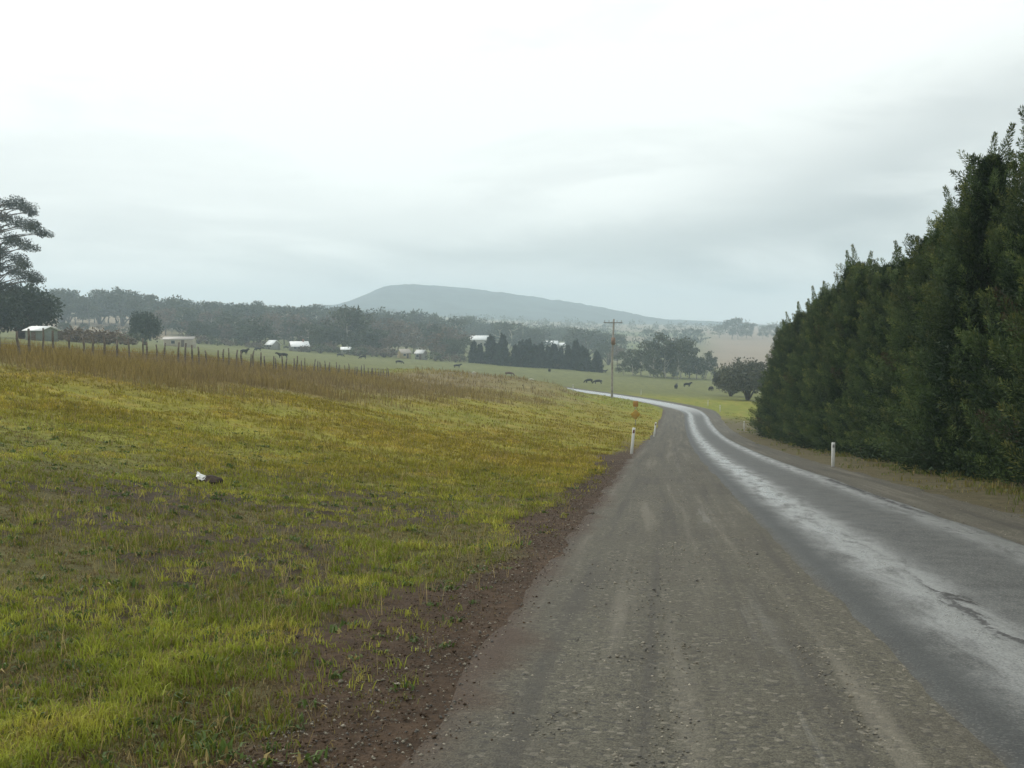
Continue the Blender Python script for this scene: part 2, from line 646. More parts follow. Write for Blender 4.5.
# ------------------------------------------------------------------ gravel shoulders and seal
def strip(name, wl, wr, nw, lift, jag, mat, crown=0.0, seed=0, rough=0.0, start=0):
    keep = []
    last = -9
    for i in range(start, len(LINE)):
        d = math.hypot(*LINE[i])
        step = max(0.25, d * 0.010)
        if ARC[i] - last >= step:
            keep.append(i)
            last = ARC[i]
    keep = np.array(keep)
    s = ARC[keep]
    e1 = wl + jag * (fbm(s, s * 0 + 3.3, 1.7, 4, seed) - 0.5) * 2
    e2 = wr + jag * (fbm(s, s * 0 + 8.8, 1.7, 4, seed + 9) - 0.5) * 2
    u = np.linspace(0, 1, nw)
    bend = sstep(s, 132, 156)
    Wd = (e1[:, None] * (1 - u) + e2[:, None] * u) * (1 + 0.30 * bend)[:, None]
    X = LINE[keep, 0][:, None] + NOR[keep, 0][:, None] * Wd
    Y = LINE[keep, 1][:, None] + NOR[keep, 1][:, None] * Wd
    Z = H(X.ravel(), Y.ravel()).reshape(X.shape)
    Z = Z + lift + crown * (1 - np.minimum(np.abs(Wd) / HALF, 1.4) ** 2) + 0.10 * (np.clip(Wd, -3, 3) * bend[:, None])
    if rough:
        Z = Z + rough * (fbm(X, Y, 0.5, 4, seed + 3) - 0.5) + rough * 1.2 * (fbm(Wd * 3.2, s[:, None] * 0.05 + 0 * Wd, 1.0, 3, seed + 4) - 0.5)
    Z[:, 0] -= 0.045
    Z[:, -1] -= 0.045
    if rough:
        Z[:, 1] -= 0.012
        Z[:, -2] -= 0.012
    v = np.stack([X.ravel(), Y.ravel(), Z.ravel()], 1)
    uv = np.stack([Wd.ravel(), np.repeat(s, nw)], 1)
    a = np.arange(len(keep) - 1)[:, None] * nw + np.arange(nw - 1)[None]
    q = np.stack([a, a + 1, a + nw + 1, a + nw], -1).reshape(-1, 4)
    o = link(name, np_mesh(name, v, q, uv=uv, smooth=True), mat)
    return tag(o, kind='structure')


def mat_gravel():
    m = bpy.data.materials.new('gravel_surface')
    m.use_nodes = True
    t = NT(m.node_tree)
    tc = t.n('ShaderNodeTexCoord')
    co = tc.outputs['Object']
    sp = t.n('ShaderNodeSeparateXYZ')
    t.put(sp.inputs[0], tc.outputs['UV'])
    wv, sv = sp.outputs[0], sp.outputs[1]
    vo = t.n('ShaderNodeTexVoronoi')
    vo.inputs['Scale'].default_value = 105.0
    t.put(vo.inputs['Vector'], co)
    vo2 = t.n('ShaderNodeTexVoronoi')
    vo2.inputs['Scale'].default_value = 34.0
    t.put(vo2.inputs['Vector'], co)
    g = t.n('ShaderNodeSeparateColor')
    t.put(g.inputs[0], vo.outputs['Color'])
    g2 = t.n('ShaderNodeSeparateColor')
    t.put(g2.inputs[0], vo2.outputs['Color'])
    base = t.mix(g.outputs[0], (0.047, 0.043, 0.031), (0.120, 0.110, 0.080))
    base = t.mix(t.ramp(g2.outputs[1], 0.90, 0.96, 0.0, 0.45), base, (0.26, 0.235, 0.185))
    base = t.mix(t.ramp(g2.outputs[0], 0.86, 0.92, 0.0, 0.7), base, (0.035, 0.033, 0.03))
    big = t.noise(co, 0.8, 6.0, 0.65, 0.3)
    base = t.mix(t.ramp(big, 0.38, 0.66), base, t.mix(0.45, base, (0.060, 0.052, 0.040)))
    # long wheel ruts: crushed finer and paler, with damp ridges between
    mp = t.n('ShaderNodeMapping')
    mp.inputs['Scale'].default_value = (3.4, 0.10, 1)
    t.put(mp.inputs[0], tc.outputs['UV'])
    rut = t.noise(mp.outputs[0], 1.0, 5.0, 0.55, 0.2)
    base = t.mix(t.ramp(rut, 0.52, 0.70, 0.0, 0.36), base, (0.21, 0.19, 0.15))
    base = t.mix(t.ramp(rut, 0.49, 0.34, 0.0, 0.62), base, (0.048, 0.043, 0.036))
    # pale damp worn patch line
    mp2 = t.n('ShaderNodeMapping')
    mp2.inputs['Scale'].default_value = (5.0, 0.22, 1)
    t.put(mp2.inputs[0], tc.outputs['UV'])
    ln = t.math('MULTIPLY', t.gauss(t.math('ADD', wv, t.math('MULTIPLY', big, 0.4)), -2.0, 0.16),
                t.ramp(t.noise(mp2.outputs[0], 1.0, 6.0, 0.7), 0.5, 0.66))
    base = t.mix(t.math('MULTIPLY', ln, 0.22), base, (0.33, 0.32, 0.29))
    grit = t.noise(co, 26.0, 4.0, 0.7)
    base = t.mix(t.ramp(grit, 0.55, 0.72, 0.0, 0.55), base, (0.040, 0.036, 0.028))
    base = t.mix(t.ramp(grit, 0.45, 0.28, 0.0, 0.40), base, (0.19, 0.175, 0.130))
    # brown edge mixing with earth
    base = t.mix(t.math('MULTIPLY', t.ramp(t.math('ADD', wv, t.math('MULTIPLY', t.math('SUBTRACT', big, 0.5), 0.9)), -3.55, -3.95), 1.0), base, t.mix(g.outputs[0], (0.036, 0.023, 0.015), (0.078, 0.052, 0.033)))
    p = t.n('ShaderNodeBsdfPrincipled')
    t.put(p.inputs['Base Color'], base)
    p.inputs['Roughness'].default_value = 0.75
    p.inputs['Specular IOR Level'].default_value = 0.25
    b = t.n('ShaderNodeBump')
    b.inputs['Strength'].default_value = 0.55
    b.inputs['Distance'].default_value = 0.012
    t.put(b.inputs['Height'], t.math('ADD', t.math('MULTIPLY', vo.outputs['Distance'], -0.6), t.math('ADD', t.math('MULTIPLY', vo2.outputs['Distance'], -0.6), big)))
    t.put(p.inputs['Normal'], b.outputs[0])
    o = t.n('ShaderNodeOutputMaterial')
    m.node_tree.links.new(p.outputs[0], o.inputs[0])
    return m


def mat_seal():
    m = bpy.data.materials.new('wet_worn_seal')
    m.use_nodes = True
    t = NT(m.node_tree)
    tc = t.n('ShaderNodeTexCoord')
    co = tc.outputs['Object']
    sp = t.n('ShaderNodeSeparateXYZ')
    t.put(sp.inputs[0], tc.outputs['UV'])
    wv, sv = sp.outputs[0], sp.outputs[1]
    big = t.noise(co, 0.55, 6.0, 0.62, 0.3)
    mid = t.noise(co, 3.0, 5.0, 0.65)
    fine = t.noise(co, 120.0, 3.0, 0.6)
    stretch = t.n('ShaderNodeMapping')
    stretch.inputs['Scale'].default_value = (2.2, 0.5, 1)
    t.put(stretch.inputs[0], tc.outputs['UV'])
    streak = t.noise(stretch.outputs[0], 1.6, 6.0, 0.68, 0.4)
    wob = t.math('ADD', wv, t.math('MULTIPLY', t.math('SUBTRACT', big, 0.5), 0.36))
    tr1 = t.gauss(wob, -0.70, 0.31)
    tr2 = t.gauss(wob, 1.08, 0.31)
    track = t.math('MAXIMUM', tr1, t.math('MULTIPLY', tr2, 0.8))
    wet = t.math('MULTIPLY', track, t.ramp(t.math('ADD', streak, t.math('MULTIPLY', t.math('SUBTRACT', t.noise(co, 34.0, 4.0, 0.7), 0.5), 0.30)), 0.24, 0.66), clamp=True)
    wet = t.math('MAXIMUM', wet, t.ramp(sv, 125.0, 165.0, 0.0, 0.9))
    # worn, polished pale aggregate in the tracks, plus wet sky sheen painted in
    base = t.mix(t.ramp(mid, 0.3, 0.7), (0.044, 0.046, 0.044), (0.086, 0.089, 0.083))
    base = t.mix(t.math('MULTIPLY', wet, 0.8), base, (0.35, 0.355, 0.345))  # pale right across the bend too, standing for reflected sky
    vo = t.n('ShaderNodeTexVoronoi')
    vo.inputs['Scale'].default_value = 95.0
    t.put(vo.inputs['Vector'], co)
    vg = t.n('ShaderNodeSeparateColor')
    t.put(vg.inputs[0], vo.outputs['Color'])
    base = t.mix(t.ramp(vg.outputs[0], 0.70, 0.80, 0.0, 0.38), base, (0.27, 0.26, 0.24))
    base = t.mix(t.ramp(vg.outputs[1], 0.66, 0.76, 0.0, 0.5), base, (0.022, 0.022, 0.021))
    # broken edge of an old seam along the left track, potholes along the right one
    seam = t.gauss(t.math('ADD', wv, t.math('MULTIPLY', t.math('SUBTRACT', streak, 0.5), 0.75)), -0.58, 0.040)
    seam = t.math('MULTIPLY', seam, t.math('MULTIPLY', t.ramp(sv, 4.0, 5.5), t.ramp(sv, 11.0, 8.5)))
    seam2 = t.gauss(t.math('ADD', wv, t.math('MULTIPLY', t.math('SUBTRACT', streak, 0.5), 0.8)), 1.22, 0.10)
    seam2 = t.math('MULTIPLY', seam2, t.math('MULTIPLY', t.ramp(sv, 16.0, 18.5), t.ramp(sv, 29.0, 26.0)))
    crack = t.math('MULTIPLY', t.math('ADD', seam, seam2, clamp=True), t.ramp(mid, 0.30, 0.42), clamp=True)
    crack = t.math('MULTIPLY', crack, t.ramp(t.noise(co, 7.0, 4.0, 0.7), 0.36, 0.50, 0.2, 1.4), clamp=True)
    base = t.mix(crack, base, (0.028, 0.027, 0.025))
    edge = t.ramp(t.math('ABSOLUTE', t.math('ADD', wv, t.math('MULTIPLY', t.math('SUBTRACT', mid, 0.5), 0.25))), 1.34, 1.52)
    band = t.gauss(t.math('ADD', wv, t.math('MULTIPLY', t.math('SUBTRACT', mid, 0.5), 0.2)), -1.27, 0.17)
    base = t.mix(t.math('MULTIPLY', band, 0.7), base, (0.030, 0.032, 0.031))
    base = t.mix(t.math('MULTIPLY', edge, 0.5), base, (0.10, 0.09, 0.07))
    p = t.n('ShaderNodeBsdfPrincipled')
    t.put(p.inputs['Base Color'], base)
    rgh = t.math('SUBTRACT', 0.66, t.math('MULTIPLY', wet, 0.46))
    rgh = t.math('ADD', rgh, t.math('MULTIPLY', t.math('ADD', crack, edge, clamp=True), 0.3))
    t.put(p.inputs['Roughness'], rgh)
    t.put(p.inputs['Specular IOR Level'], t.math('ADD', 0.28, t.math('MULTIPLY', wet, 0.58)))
    b = t.n('ShaderNodeBump')
    t.put(b.inputs['Strength'], t.math('SUBTRACT', 0.5, t.math('MULTIPLY', wet, 0.3)))
    b.inputs['Distance'].default_value = 0.010
    t.put(b.inputs['Height'], t.math('ADD', t.math('MULTIPLY', fine, 0.5), t.math('SUBTRACT', mid, t.math('MULTIPLY', crack, 2.0))))
    t.put(p.inputs['Normal'], b.outputs[0])
    o = t.n('ShaderNodeOutputMaterial')
    m.node_tree.links.new(p.outputs[0], o.inputs[0])
    return m


M_GRAVEL, M_SEAL = mat_gravel(), mat_seal()
strip('gravel_shoulder', GL, GR, 40, 0.012, 0.13, M_GRAVEL, seed=3, rough=0.03)
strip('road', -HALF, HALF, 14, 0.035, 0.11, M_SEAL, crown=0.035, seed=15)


def stones():
    """loose stones lying on the shoulder"""
    n = 26000
    d = 3.0 + 40 * RNG.random(n) ** 2.6
    ww = RNG.uniform(GL - 0.5, -HALF + 0.1, n)
    sel = RNG.random(n) < 0.14
    ww[sel] = RNG.uniform(HALF - 0.1, GR + 0.3, sel.sum())
    x, y = xy(d, ww + 2.86)
    r = RNG.uniform(0.003, 0.010, n) * (1 + 0.9 * (RNG.random(n) < 0.05))
    octa = np.array([(1, 0, 0), (0, 1, 0), (-1, 0, 0), (0, -1, 0), (0, 0, 1), (0, 0, -1)], float)
    v = octa[None] * RNG.uniform(0.55, 1.25, (n, 6, 3)) + RNG.normal(0, 0.18, (n, 6, 3))
    v = v * r[:, None, None]
    v[:, :, 2] *= 0.7
    v += np.stack([x, y, H(x, y) + 0.006 + r * 0.3], 1)[:, None]
    f = np.array([(0, 1, 4), (1, 2, 4), (2, 3, 4), (3, 0, 4), (1, 0, 5), (2, 1, 5), (3, 2, 5), (0, 3, 5)])
    faces = (np.arange(n)[:, None, None] * 6 + f[None]).reshape(-1, 3)
    k = RNG.random(n)
    pal = np.where(k[:, None] < 0.45, [[0.19, 0.17, 0.13]], np.where(k[:, None] < 0.8, [[0.09, 0.085, 0.075]], [[0.30, 0.27, 0.21]]))
    pal = pal * RNG.uniform(0.7, 1.15, (n, 1))
    o = link('loose_gravel', np_mesh('loose_gravel', v.reshape(-1, 3), faces, col=np.repeat(pal, 6, 0)), mat_leaf('stone', 0.0, 0.7, 0.3))
    tag(o, 'loose grey and brown stones scattered on the gravel shoulder', 'gravel', kind='stuff')


stones()


def crumbs():
    """crumbs of brown earth spilled along the edge of the gravel"""
    n = 14000
    d = 3.0 + 32 * RNG.random(n) ** 2.0
    ww = GL + RNG.normal(-0.30, 0.30, n)
    x, y = xy(d, ww + 2.86)
    r = 0.003 + 0.009 * RNG.random(n) ** 2.5 + 0.012 * RNG.random(n) * (RNG.random(n) < 0.02)
    octa = np.array([(1, 0, 0), (0, 1, 0), (-1, 0, 0), (0, -1, 0), (0, 0, 1), (0, 0, -1)], float)
    v = octa[None] * RNG.uniform(0.5, 1.3, (n, 6, 3)) + RNG.normal(0, 0.2, (n, 6, 3))
    v = v * r[:, None, None]
    v[:, :, 2] *= 0.65
    zb, _, _ = rough_z(x, y)
    v += np.stack([x, y, zb + 0.012 + r * 0.15], 1)[:, None]
    f = np.array([(0, 1, 4), (1, 2, 4), (2, 3, 4), (3, 0, 4), (1, 0, 5), (2, 1, 5), (3, 2, 5), (0, 3, 5)])
    faces = (np.arange(n)[:, None, None] * 6 + f[None]).reshape(-1, 3)
    pal = np.array([[0.062, 0.042, 0.027]]) * RNG.uniform(0.55, 1.5, (n, 1))
    o = link('earth_crumbs', np_mesh('earth_crumbs', v.reshape(-1, 3), faces, col=np.repeat(pal, 6, 0)), mat_leaf('earth_crumb', 0.0, 0.85, 0.1))
    tag(o, 'crumbs of brown earth spilled along the left edge of the gravel', 'earth', kind='stuff')


# ------------------------------------------------------------------ grass
M_GRASS = mat_leaf('grass_blade', 0.3, 0.55, 0.2)


def blades(x, y, z0, hgt, wid, lean, col, seg2=True):
    """one bent tapering blade per point; returns verts, tris, colours"""
    n = len(x)
    a = RNG.uniform(0, 2 * math.pi, n)
    fx, fy = np.cos(a), np.sin(a)                 # width direction
    b = RNG.uniform(0, 2 * math.pi, n)
    lx, ly = np.cos(b) * lean * hgt, np.sin(b) * lean * hgt
    P = np.empty((n, 5, 3))
    P[:, 0] = np.stack([x - fx * wid, y - fy * wid, z0 - 0.01], 1)
    P[:, 1] = np.stack([x + fx * wid, y + fy * wid, z0 - 0.01], 1)
    mx, my, mz = x + lx * 0.35, y + ly * 0.35, z0 + hgt * 0.6
    P[:, 2] = np.stack([mx - fx * wid * 0.7, my - fy * wid * 0.7, mz], 1)
    P[:, 3] = np.stack([mx + fx * wid * 0.7, my + fy * wid * 0.7, mz], 1)
    P[:, 4] = np.stack([x + lx, y + ly, z0 + hgt * np.sqrt(np.clip(1 - (lean * 0.6) ** 2, 0.1, 1))], 1)
    t = np.array([(0, 1, 3), (0, 3, 2), (2, 3, 4)])
    f = (np.arange(n)[:, None, None] * 5 + t[None]).reshape(-1, 3)
    return P.reshape(-1, 3), f, np.repeat(col, 5, 0)


def rough_z(x, y, zz=None):
    zz = zones(x, y) if zz is None else zz
    ww = road_w(x, y)
    off = sstep(ww, GL - 0.6, GL - 0.1) * (1 - sstep(ww, GR + 0.1, GR + 0.6))
    r = bumps(x, y, zz)
    amp = (1 - off) * (1 - sstep(zz['dist'], 60, 160)) * np.where(zz['t'] > 0, 0.4, 1.0) * (1 - 0.55 * zz['strip'])
    return H(x, y) + r * amp, zz, ww


crumbs()


def tufts(name, label, n, dlo, dhi, alo, ahi, per, hlo, hhi, wid, lean, keep, colfn, rad):
    d = np.exp(RNG.uniform(math.log(dlo), math.log(dhi), n))
    a = RNG.uniform(alo, ahi, n)
    x, y = a * d, d
    zz = zones(x, y)
    ww = road_w(x, y)
    k = keep(zz, ww, a)
    sel = RNG.random(n) < k
    x, y, d = x[sel], y[sel], d[sel]
    m = len(x)
    hh = RNG.uniform(hlo, hhi, m) * (0.6 + 0.8 * fbm(x, y, 1.1, 2, 57))
    sc = np.maximum(1.0, d / 9.0) ** 0.6
    X = np.repeat(x, per) + RNG.normal(0, 1, m * per) * np.repeat(rad * sc, per)
    Y = np.repeat(y, per) + RNG.normal(0, 1, m * per) * np.repeat(rad * sc, per)
    zz0 = zones(x, y)
    tone = colfn(zz0) * RNG.uniform(0.75, 1.3, (m, 1))
    Z, _, ww2 = rough_z(X, Y)
    hb = np.repeat(hh, per) * RNG.uniform(0.45, 1.1, m * per)
    wb = wid * np.repeat(np.maximum(1.0, d / 9.0), per) * RNG.uniform(0.7, 1.3, m * per)
    cb = np.repeat(tone, per, 0) * RNG.uniform(0.8, 1.2, (m * per, 1))
    dry = RNG.random(m * per) < 0.16
    cb[dry] = np.array([0.30, 0.235, 0.085]) * RNG.uniform(0.7, 1.1, (dry.sum(), 1))
    lb = RNG.uniform(0.15, lean, m * per)
    v, f, c = blades(X, Y, Z, hb, wb, lb, cb)
    o = link(name, np_mesh(name, v, f, col=c), M_GRASS)
    tag(o, label, 'grass', kind='stuff')
    return m * per


def keep_near(z, w_, a):
    return ((z['t'] < 0) * (w_ < GL - 0.05) * (1 - 0.97 * z['strip']) * (1 - 0.88 * z['mud'])
            * (0.10 + 0.90 * sstep(z['n2'] * 0.45 + z['n1'] * 0.55, 0.43, 0.56)) * (1 - 0.8 * z['brown']))


tufts('short_grass', 'short grazed green grass with tufts on the roadside paddock', 92000, 2.6, 48, -1.0, 0.16, 11, 0.03, 0.105, 0.0032, 1.2,
      keep_near, lambda z: grass_col(z) * (0.75 + 0.9 * sstep(z['n2'], 0.42, 0.66))[:, None], 0.03)


def keep_mid(z, w_, a):
    return (z['t'] < 0) * (w_ < GL) * (1 - z['brown'] * 0.6) * (1 - z['strip']) * (1 - z['far']) * 0.85 * sstep(z['dist'] + 10 * (z['n1'] - 0.5), 15, 36) * (0.3 + 0.7 * sstep(z['n1'], 0.34, 0.55))


tufts('dead_thatch', 'low dead grass and short sprouts matted over the near paddock', 66000, 2.6, 30, -1.0, 0.16, 10, 0.012, 0.04, 0.0028, 1.6,
      lambda z, w_, a: (z['t'] < 0) * (w_ < GL - 0.05) * (1 - 0.9 * z['strip']) * (0.45 + 0.55 * z['n2']) * (1 - 0.45 * z['mud']),
      lambda z: mixc(np.tile(np.array([0.13, 0.095, 0.045]), (len(z['s']), 1)), GREEN * 0.75, sstep(z['n2'], 0.42, 0.64)), 0.06)

tufts('olive_grass', 'yellow olive grass over the slope up to the fence', 42000, 14, 190, -0.9, 0.14, 7, 0.07, 0.20, 0.0033, 1.0,
      keep_mid, lambda z: grass_col(z), 0.06)


tufts('flat_weeds', 'low broad leaved weeds scattered through the near paddock', 2500, 2.6, 30, -1.0, 0.16, 12, 0.03, 0.07, 0.010, 2.4,
      lambda z, w_, a: (z['t'] < 0) * (w_ < GL - 0.1) * (1 - 0.6 * z['strip']) * 0.8,
      lambda z: np.tile(np.array([0.075, 0.115, 0.028]), (len(z['s']), 1)), 0.03)

tufts('dry_stems', 'thin pale dry grass stems standing through the near paddock', 4600, 2.6, 45, -1.0, 0.16, 4, 0.10, 0.26, 0.0017, 0.9,
      lambda z, w_, a: (z['t'] < 0) * (w_ < GL - 0.1) * (1 - 0.8 * z['strip']) * (0.2 + 0.8 * sstep(z['n3'], 0.45, 0.6)),
      lambda z: np.tile(np.array([0.36, 0.28, 0.12]), (len(z['s']), 1)), 0.05)


def stalk_col(z):
    n = len(z['s'])
    c = np.tile(BROWN * 1.0, (n, 1))
    return mixc(c, (0.24, 0.185, 0.05), sstep(z['n3'], 0.4, 0.65) * 0.7)


tufts('dry_stalks', 'tall rusty brown dry grass stalks along the post fence', 32000, 36, 170, -0.8, 0.06, 7, 0.30, 0.72, 0.0024, 0.5,
      lambda z, w_, a: z['brown'] ** 1.5 * (0.25 + 0.75 * sstep(z['n3'], 0.36, 0.56)) * (1 - 0.6 * sstep(z['s'], 100, 125)), stalk_col, 0.10)

tufts('verge_grass', 'thin yellow green grass on the right verge under the conifers', 15000, 9, 150, 0.10, 0.62, 8, 0.06, 0.20, 0.0035, 0.9,
      lambda z, w_, a: (w_ > GR - 0.1) * (w_ < 9) * sstep(z['n1'], 0.40, 0.58) * (0.12 + 0.88 * sstep(w_ + 1.6 * (z['n2'] - 0.5), 3.9, 4.8)),
      lambda z: mixc(np.tile(np.array([0.17, 0.15, 0.035]), (len(z['s']), 1)), (0.12, 0.15, 0.03), sstep(z['n2'], 0.4, 0.6)), 0.05)

# ------------------------------------------------------------------ mountain
MTN = [(200, 312), (300, 308), (350, 305), (365, 300), (380, 292), (394, 285.5), (406, 283), (426, 285), (460, 288.5), (495, 293), (530, 298.5),
       (560, 303), (600, 311), (640, 317), (680, 320.5), (720, 322), (760, 325), (800, 329), (900, 335), (1100, 342)]


def mountain():
    D = 2600.0
    px = np.linspace(200, 1100, 420)
    py = np.interp(px, [p[0] for p in MTN], [p[1] for p in MTN])
    py = np.convolve(np.pad(py, 4, mode='edge'), np.ones(9) / 9, mode='valid')
    dd = np.linspace(1750, 3700, 110)
    X = (px[None] - 512) / F * D + 0 * dd[:, None]
    Y = dd[:, None] + 0 * px[None]
    zr = np.array([zpix(v, D) for v in py])[None]
    base = H(X.ravel(), Y.ravel()).reshape(X.shape)
    fall = np.exp(-((Y - D) / np.where(Y < D, 430, 520)) ** 2)
    lift = np.maximum(zr - h(0, D) + 22, 0)
    Z = base - 14 + np.maximum((zr - (base - 14)), 0) * fall
    Z += (22 * (fbm(X, Y, 190, 4, 301) - 0.5) + 6 * (fbm(X, Y, 22, 2, 303) - 0.5)) * np.clip((Z - base) / 20, 0, 1)
    v = np.stack([X.ravel(), Y.ravel(), Z.ravel()], 1)
    n = len(px)
    a = np.arange(len(dd) - 1)[:, None] * n + np.arange(n - 1)[None]
    q = np.stack([a, a + 1, a + n + 1, a + n], -1).reshape(-1, 4)
    o = link('mountain', np_mesh('mountain', v, q, smooth=True), mat_plain('forested_slope', (0.045, 0.062, 0.058), 0.9, 0.1, 0.6, 0.010))
    tag(o, kind='structure')


mountain()

# ------------------------------------------------------------------ plants
M_NEEDLE = mat_leaf('conifer_sprays', 0.15, 0.6, 0.2)
M_LEAF = mat_leaf('tree_leaves', 0.2, 0.6, 0.2)
M_BARK = mat_plain('dark_bark', (0.085, 0.065, 0.05), 0.9, 0.1, 0.35, 5.0, 0.6)
M_PALEBARK = mat_plain('pale_gum_bark', (0.40, 0.37, 0.31), 0.8, 0.2, 0.3, 2.0, 0.3)
M_GUMBARK = mat_plain('grey_gum_bark', (0.13, 0.115, 0.10), 0.85, 0.2, 0.35, 2.0, 0.4)


def quads_leaves(P, D, ln, wd, col):
    """one narrow diamond leaf per point P pointing along D"""
    n = len(P)
    D = D / np.maximum(np.linalg.norm(D, axis=1), 1e-6)[:, None]
    S = np.cross(D, RNG.normal(0, 1, (n, 3)))
    S /= np.maximum(np.linalg.norm(S, axis=1), 1e-6)[:, None]
    V = np.empty((n, 4, 3))
    V[:, 0] = P
    V[:, 1] = P + D * (ln * 0.45)[:, None] + S * wd[:, None]
    V[:, 2] = P + D * ln[:, None]
    V[:, 3] = P + D * (ln * 0.45)[:, None] - S * wd[:, None]
    f = np.arange(n)[:, None] * 4 + np.arange(4)[None]
    return V.reshape(-1, 3), f, np.repeat(col, 4, 0)


def tube(pts, rad, sides=7):
    pts = np.asarray(pts, float)
    n = len(pts)
    t = np.gradient(pts, axis=0)
    t /= np.maximum(np.linalg.norm(t, axis=1), 1e-9)[:, None]
    ref = np.where(np.abs(t[:, 2:3]) > 0.9, [[1.0, 0, 0]], [[0, 0, 1.0]])
    a = np.cross(t, ref)
    a /= np.linalg.norm(a, axis=1)[:, None]
    b = np.cross(t, a)
    ph = np.linspace(0, 2 * math.pi, sides, endpoint=False)
    V = pts[:, None] + np.asarray(rad, float)[:, None, None] * (a[:, None] * np.cos(ph)[None, :, None] + b[:, None] * np.sin(ph)[None, :, None])
    i = np.arange(n - 1)[:, None] * sides
    j = np.arange(sides)[None]
    q = np.stack([i + j, i + (j + 1) % sides, i + sides + (j + 1) % sides, i + sides + j], -1).reshape(-1, 4)
    return V.reshape(-1, 3), q


def join(parts):
    vs, fs, cs, k = [], [], [], 0
    for p in parts:
        vs.append(p[0])
        fs.append(p[1] + k)
        if len(p) > 2:
            cs.append(p[2])
        k += len(p[0])
    return np.concatenate(vs), np.concatenate(fs), (np.concatenate(cs) if cs else None)


def conifer_mesh(Ht, R, npl, per, leaf, seed, plume=1.0, fill=0.35, pal=((0.017, 0.030, 0.012), (0.046, 0.064, 0.020), (0.095, 0.095, 0.024)), power=1.6, wid=0.11, tops=5):
    """a crown of many tapering plumes of needles pointing out and up, over a loose inner mass"""
    r = np.random.default_rng(seed)
    pal = np.array(pal)
    hb = r.uniform(0.0, 0.93, npl)
    az = r.uniform(0, 2 * math.pi, npl)
    ph = r.uniform(0, 6.28, 2)

    def env(f, a):
        return R * (1 - np.clip(f, 0, 1) ** power) * (1 + 0.11 * np.sin(3 * a + ph[0] + 5 * f) + 0.08 * np.sin(f * 19 + ph[1])) * np.where(f < 0.05, 0.9, 1.0)
    k = r.uniform(0.62, 1.0, npl) ** 0.8
    er = env(hb, az) * k
    base = np.stack([np.cos(az) * er, np.sin(az) * er, hb * Ht], 1)
    el_ = np.radians(r.uniform(12, 48, npl) + 22 * hb)
    ln = plume * r.uniform(0.65, 1.25, npl) * (1 - 0.25 * hb)
    # leaders: upright tips that break the outline
    lt = tops + 1
    la = r.uniform(0, 6.28, lt)
    lh = np.concatenate([[0.93], r.uniform(0.62, 0.90, tops)])
    lr = env(lh, la) * np.concatenate([[0.0], r.uniform(0.5, 1.0, tops)])
    base = np.concatenate([base, np.stack([np.cos(la) * lr, np.sin(la) * lr, lh * Ht - 0.4 * plume], 1)])
    el_ = np.concatenate([el_, np.radians(r.uniform(66, 86, lt))])
    az = np.concatenate([az, la])
    ln = np.concatenate([ln, plume * np.concatenate([[1.6], r.uniform(0.9, 1.45, tops)])])
    slim = np.concatenate([np.ones(npl), np.full(lt, 0.95)])
    k4 = 4                                                   # leaders carry several times the needles
    rep4 = np.concatenate([np.arange(npl), np.repeat(np.arange(npl, npl + lt), k4)])
    base, el_, az, ln, slim = base[rep4], el_[rep4], az[rep4], ln[rep4], slim[rep4]
    n = len(ln)
    d = np.stack([np.cos(az) * np.cos(el_), np.sin(az) * np.cos(el_), np.sin(el_)], 1)
    s1 = np.cross(d, [0, 0, 1.0])
    s1 /= np.maximum(np.linalg.norm(s1, axis=1), 1e-6)[:, None]
    s2 = np.cross(d, s1)
    u = r.uniform(-0.15, 1.0, (n, per)) ** 1.0
    # side twigs: needles gather in a few whorls round the plume axis
    ang = r.integers(0, 9, (n, per)) * 0.698 + r.normal(0, 0.22, (n, per)) + u * 4
    rr = 0.30 * plume * slim[:, None] * (1.06 - np.clip(u, 0, 1)) * r.uniform(0.1, 1.0, (n, per)) ** 0.7
    ax = np.cos(ang)[..., None] * s1[:, None] + np.sin(ang)[..., None] * s2[:, None]
    P = base[:, None] + d[:, None] * (u * ln[:, None])[..., None] + ax * rr[..., None] + d[:, None] * (rr * 0.5)[..., None]
    D = d[:, None] * 0.8 + ax * 0.75 + r.normal(0, 0.22, (n, per, 3))
    tint = np.clip(0.15 + 0.45 * np.clip(u, 0, 1) + r.normal(0, 0.13, (n, per)) + r.normal(0, 0.16, (n, 1)), 0, 1)  # paler tips: fresh growth, with light on them brightened into the colour
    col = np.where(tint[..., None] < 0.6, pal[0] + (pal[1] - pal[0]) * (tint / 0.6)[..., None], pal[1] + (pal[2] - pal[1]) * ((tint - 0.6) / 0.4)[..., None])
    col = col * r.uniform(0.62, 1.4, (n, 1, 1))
    dead = r.random(n) < 0.015
    col[dead] = np.array([0.085, 0.062, 0.034]) * r.uniform(0.6, 1.2, (int(dead.sum()), 1, 1))
    P, D, col = P.reshape(-1, 3), D.reshape(-1, 3), col.reshape(-1, 3)
    L = leaf * r.uniform(0.6, 1.35, len(P))
    m = int(len(P) * fill)
    f = r.uniform(0.0, 0.97, m)
    a2 = r.uniform(0, 6.283, m)
    e2 = env(f, a2) * r.uniform(0.15, 0.9, m)
    Pi = np.stack([np.cos(a2) * e2, np.sin(a2) * e2, f * Ht], 1)
    Di = r.normal(0, 0.6, (m, 3)) + np.stack([np.cos(a2), np.sin(a2), 0.4 + 0 * a2], 1)
    P, D, L = np.concatenate([P, Pi]), np.concatenate([D, Di]), np.concatenate([L, leaf * 2.4 * r.uniform(0.7, 1.3, m)])
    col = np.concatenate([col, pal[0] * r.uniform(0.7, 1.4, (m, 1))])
    P[:, 2] = np.maximum(P[:, 2], 0.04)
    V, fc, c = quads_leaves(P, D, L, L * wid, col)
    return np_mesh('crown', V, fc, col=c)


